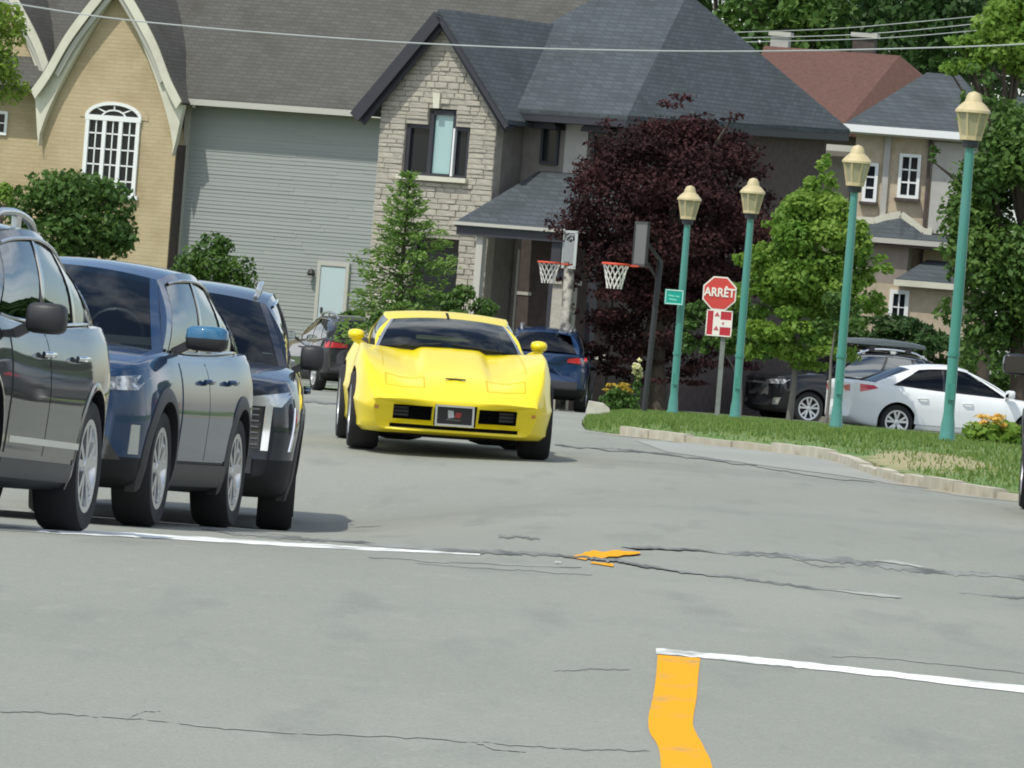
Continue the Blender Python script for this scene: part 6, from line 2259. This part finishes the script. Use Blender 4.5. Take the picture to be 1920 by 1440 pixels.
# stop sign
Ys = 134.2
sx = gx(1343, Ys)
c = at(1349, 550, Ys)
sroot = empty('stop_sign', (sx, Ys, tz(sx, Ys) + .14))
tag(sroot, 'red octagonal stop sign with a red and white panel below, on a grey post', 'sign')
zc, xc = c.z - sroot.location.z, c.x - sx
MB().box((.0, .02, (zc + .1) / 2), (.085, .075, zc + .3)).build('post', M_POST, sroot)
oc = lambda r, y: [(xc + r * math.cos(R(22.5 + 45 * k)), y, zc + r * math.sin(R(22.5 + 45 * k))) for k in range(8)]
pl = MB().prism(oc(.325, -.05), (0, .02, 0)).build('sign_border', M_SIGNW, sroot)
MB().prism(oc(.298, -.056), (0, .008, 0)).build('sign_face', M_RED, sroot)
tm = text_mesh('ARRÊT', .215, M_SIGNW, .004, .006)
to = link('lettering', tm, sroot)
to.location = (xc, -.064, zc + .01)
to.rotation_euler = (R(90), 0, 0)
to.scale = (.86, 1, 1)
c2_ = at(1348, 606, Ys)
z2, x2 = c2_.z - sroot.location.z, c2_.x - sx
MB().box((x2, -.045, z2), (.46, .02, .46)).build('panel', mat('panel_red', (.48, .025, .04), .5), sroot)
mb = MB()
mb.box((x2 - .045, -.058, z2), (.13, .006, .44))
mb.box((x2 + .12, -.057, z2 - .0), (.20, .006, .13))
for x, z, w, h_ in ((0, .225, .47, .02), (0, -.225, .47, .02), (-.225, 0, .02, .45), (.225, 0, .02, .45)):
    mb.box((x2 + x, -.0585, z2 + z), (w, .006, h_))
mb.build('panel_marking', M_SIGNW, sroot)
M_ARROW = mat('arrow_red', (.50, .10, .12), .5)
for z in (.15, -.10):
    MB().prism([(x2 - .045, -.064, z2 + z + .055), (x2 - .095, -.064, z2 + z - .03), (x2 + .005, -.064, z2 + z - .03)], (0, .004, 0)).build('panel_arrow', M_ARROW, sroot)
MB().prism([(x2 + .045, -.064, z2), (x2 + .085, -.064, z2 + .035), (x2 + .085, -.064, z2 - .035)], (0, .004, 0)).build('panel_arrow', M_ARROW, sroot)

# basketball stands
def hoop(name, label, pole_px, Y, rim_px, rim_py, bb_px, bb_py, bw, bh, face, polem, bbm, poff=.35, pr=.05):
    bx = gx(pole_px, Y)
    root = empty(name, (bx, Y, tz(bx, Y) + .12))
    tag(root, label, 'basketball hoop', 'basketball stands')
    o = root.location
    rp = at(rim_px, rim_py, Y) - o
    bp = at(bb_px, bb_py, Y) - o
    rot = Matrix.Rotation(face, 3, 'Z')
    pt = Vector((bp.x + poff, .1, bp.z - .25))
    MB().tube([(0, 0, -.1), (pt.x * .8, pt.y * .5, pt.z * .8), pt], pr, 10).build('pole', polem, root, 60)
    MB().bar(pt, bp + Vector((.05, 0, .1)), .05, .05).bar(pt - Vector((0, 0, .35)), bp + Vector((.05, 0, -.2)), .04, .04).build('arm', polem, root)
    board = MB().box((0, 0, 0), (bw, .03, bh)).build('backboard', bbm, root)
    board.location = bp
    board.rotation_euler = (0, 0, face)
    mb = MB()
    for x, z, w, h_ in ((0, bh / 2, bw + .05, .05), (0, -bh / 2, bw + .05, .05), (-bw / 2, 0, .05, bh), (bw / 2, 0, .05, bh)):
        mb.box((x, 0, z), (w, .045, h_))
    mb.build('backboard_frame', mat('board_frame_' + name + label[:5], (.55, .58, .56), .5) if bbm is M_CLEAR else M_BLK, board)
    r = .225
    ring = [rp + Vector((r * math.cos(t), r * math.sin(t), 0)) for t in np.linspace(0, 2 * math.pi, 25)]
    rim = MB().tube(ring, .022, 6, caps=False).bar(rp + Vector((.22, 0, -.01)), Vector((bp.x + .02, bp.y, rp.z - .01)), .05, .03).build('rim', M_HOOP, root, 60)
    mb = MB()
    for k in range(12):
        for sg in (1, -1):
            pts_ = []
            for i in range(5):
                q = i / 4
                a = 2 * math.pi * k / 12 + sg * q * 1.1
                rr = r * (1 - .45 * q ** .7)
                pts_.append(rp + Vector((rr * math.cos(a), rr * math.sin(a), -.42 * q)))
            mb.tube(pts_, .011, 4, caps=False)
    mb.build('net', M_NET, rim)
    return root
hoop('basketball_stand', 'basketball hoop with clear board on the drive left of the purple tree', 1050, 151, 1030, 492, 1068, 468, .95, .72, R(-76), mat('weathered_pole', (.50, .47, .40), .7, noise=(5, 5, .45, .6), col2=(.12, .11, .10)), M_CLEAR, .02, .11)
hoop('basketball_stand', 'black basketball stand at the road edge, hoop in front of the purple tree', 1206, 127, 1155, 495, 1202, 458, .95, .72, R(-78), M_BLK, mat('board_dark', (.02, .022, .025), .3))

# concrete block at the drive entrance
bx = gx(1124, 128)
cb = MB()
cb.prism([(-.26, 0, -.05), (.20, 0, -.05), (.16, 0, .16), (.05, 0, .24), (-.20, 0, .26)], (0, .5, 0))
o = cb.build('concrete_block', mat('pale_concrete', (.58, .55, .48), .9, noise=(6, 5, .4, .7), col2=(.45, .41, .34)))
o.location = (bx, 128, tz(bx, 128))
tag(o, 'broken pale concrete block at the drive entrance beside the blue SUV', 'block')

# overhead cables
def cable(pts, Y, r, label, sag=0):
    P = catmull(pts, 10)
    W_ = [at(p[0], p[1], Y) for p in P]
    o_ = MB().tube(W_, r, 6).build('overhead_cable', mat('cable', (.42, .45, .44), .6), None, 60)
    tag(o_, label, 'cable', 'overhead cables')
cable([(-120, -22), (60, 12), (280, 42), (640, 72), (960, 89), (1300, 96), (1560, 94), (1850, 86), (2050, 74)], 138, .015, 'long pale cable crossing the whole picture in front of the roofs')
cable([(1340, 62), (1560, 54), (1720, 41), (1960, 18)], 200, .013, 'uppermost thin cable over the red roof')
cable([(1350, 72), (1580, 66), (1740, 54), (1960, 30)], 200, .013, 'middle thin cable over the red roof')
cable([(1360, 80), (1640, 72), (1800, 60), (1960, 44)], 200, .013, 'lowest thin cable over the red roof')
bpy.context.view_layer.update()
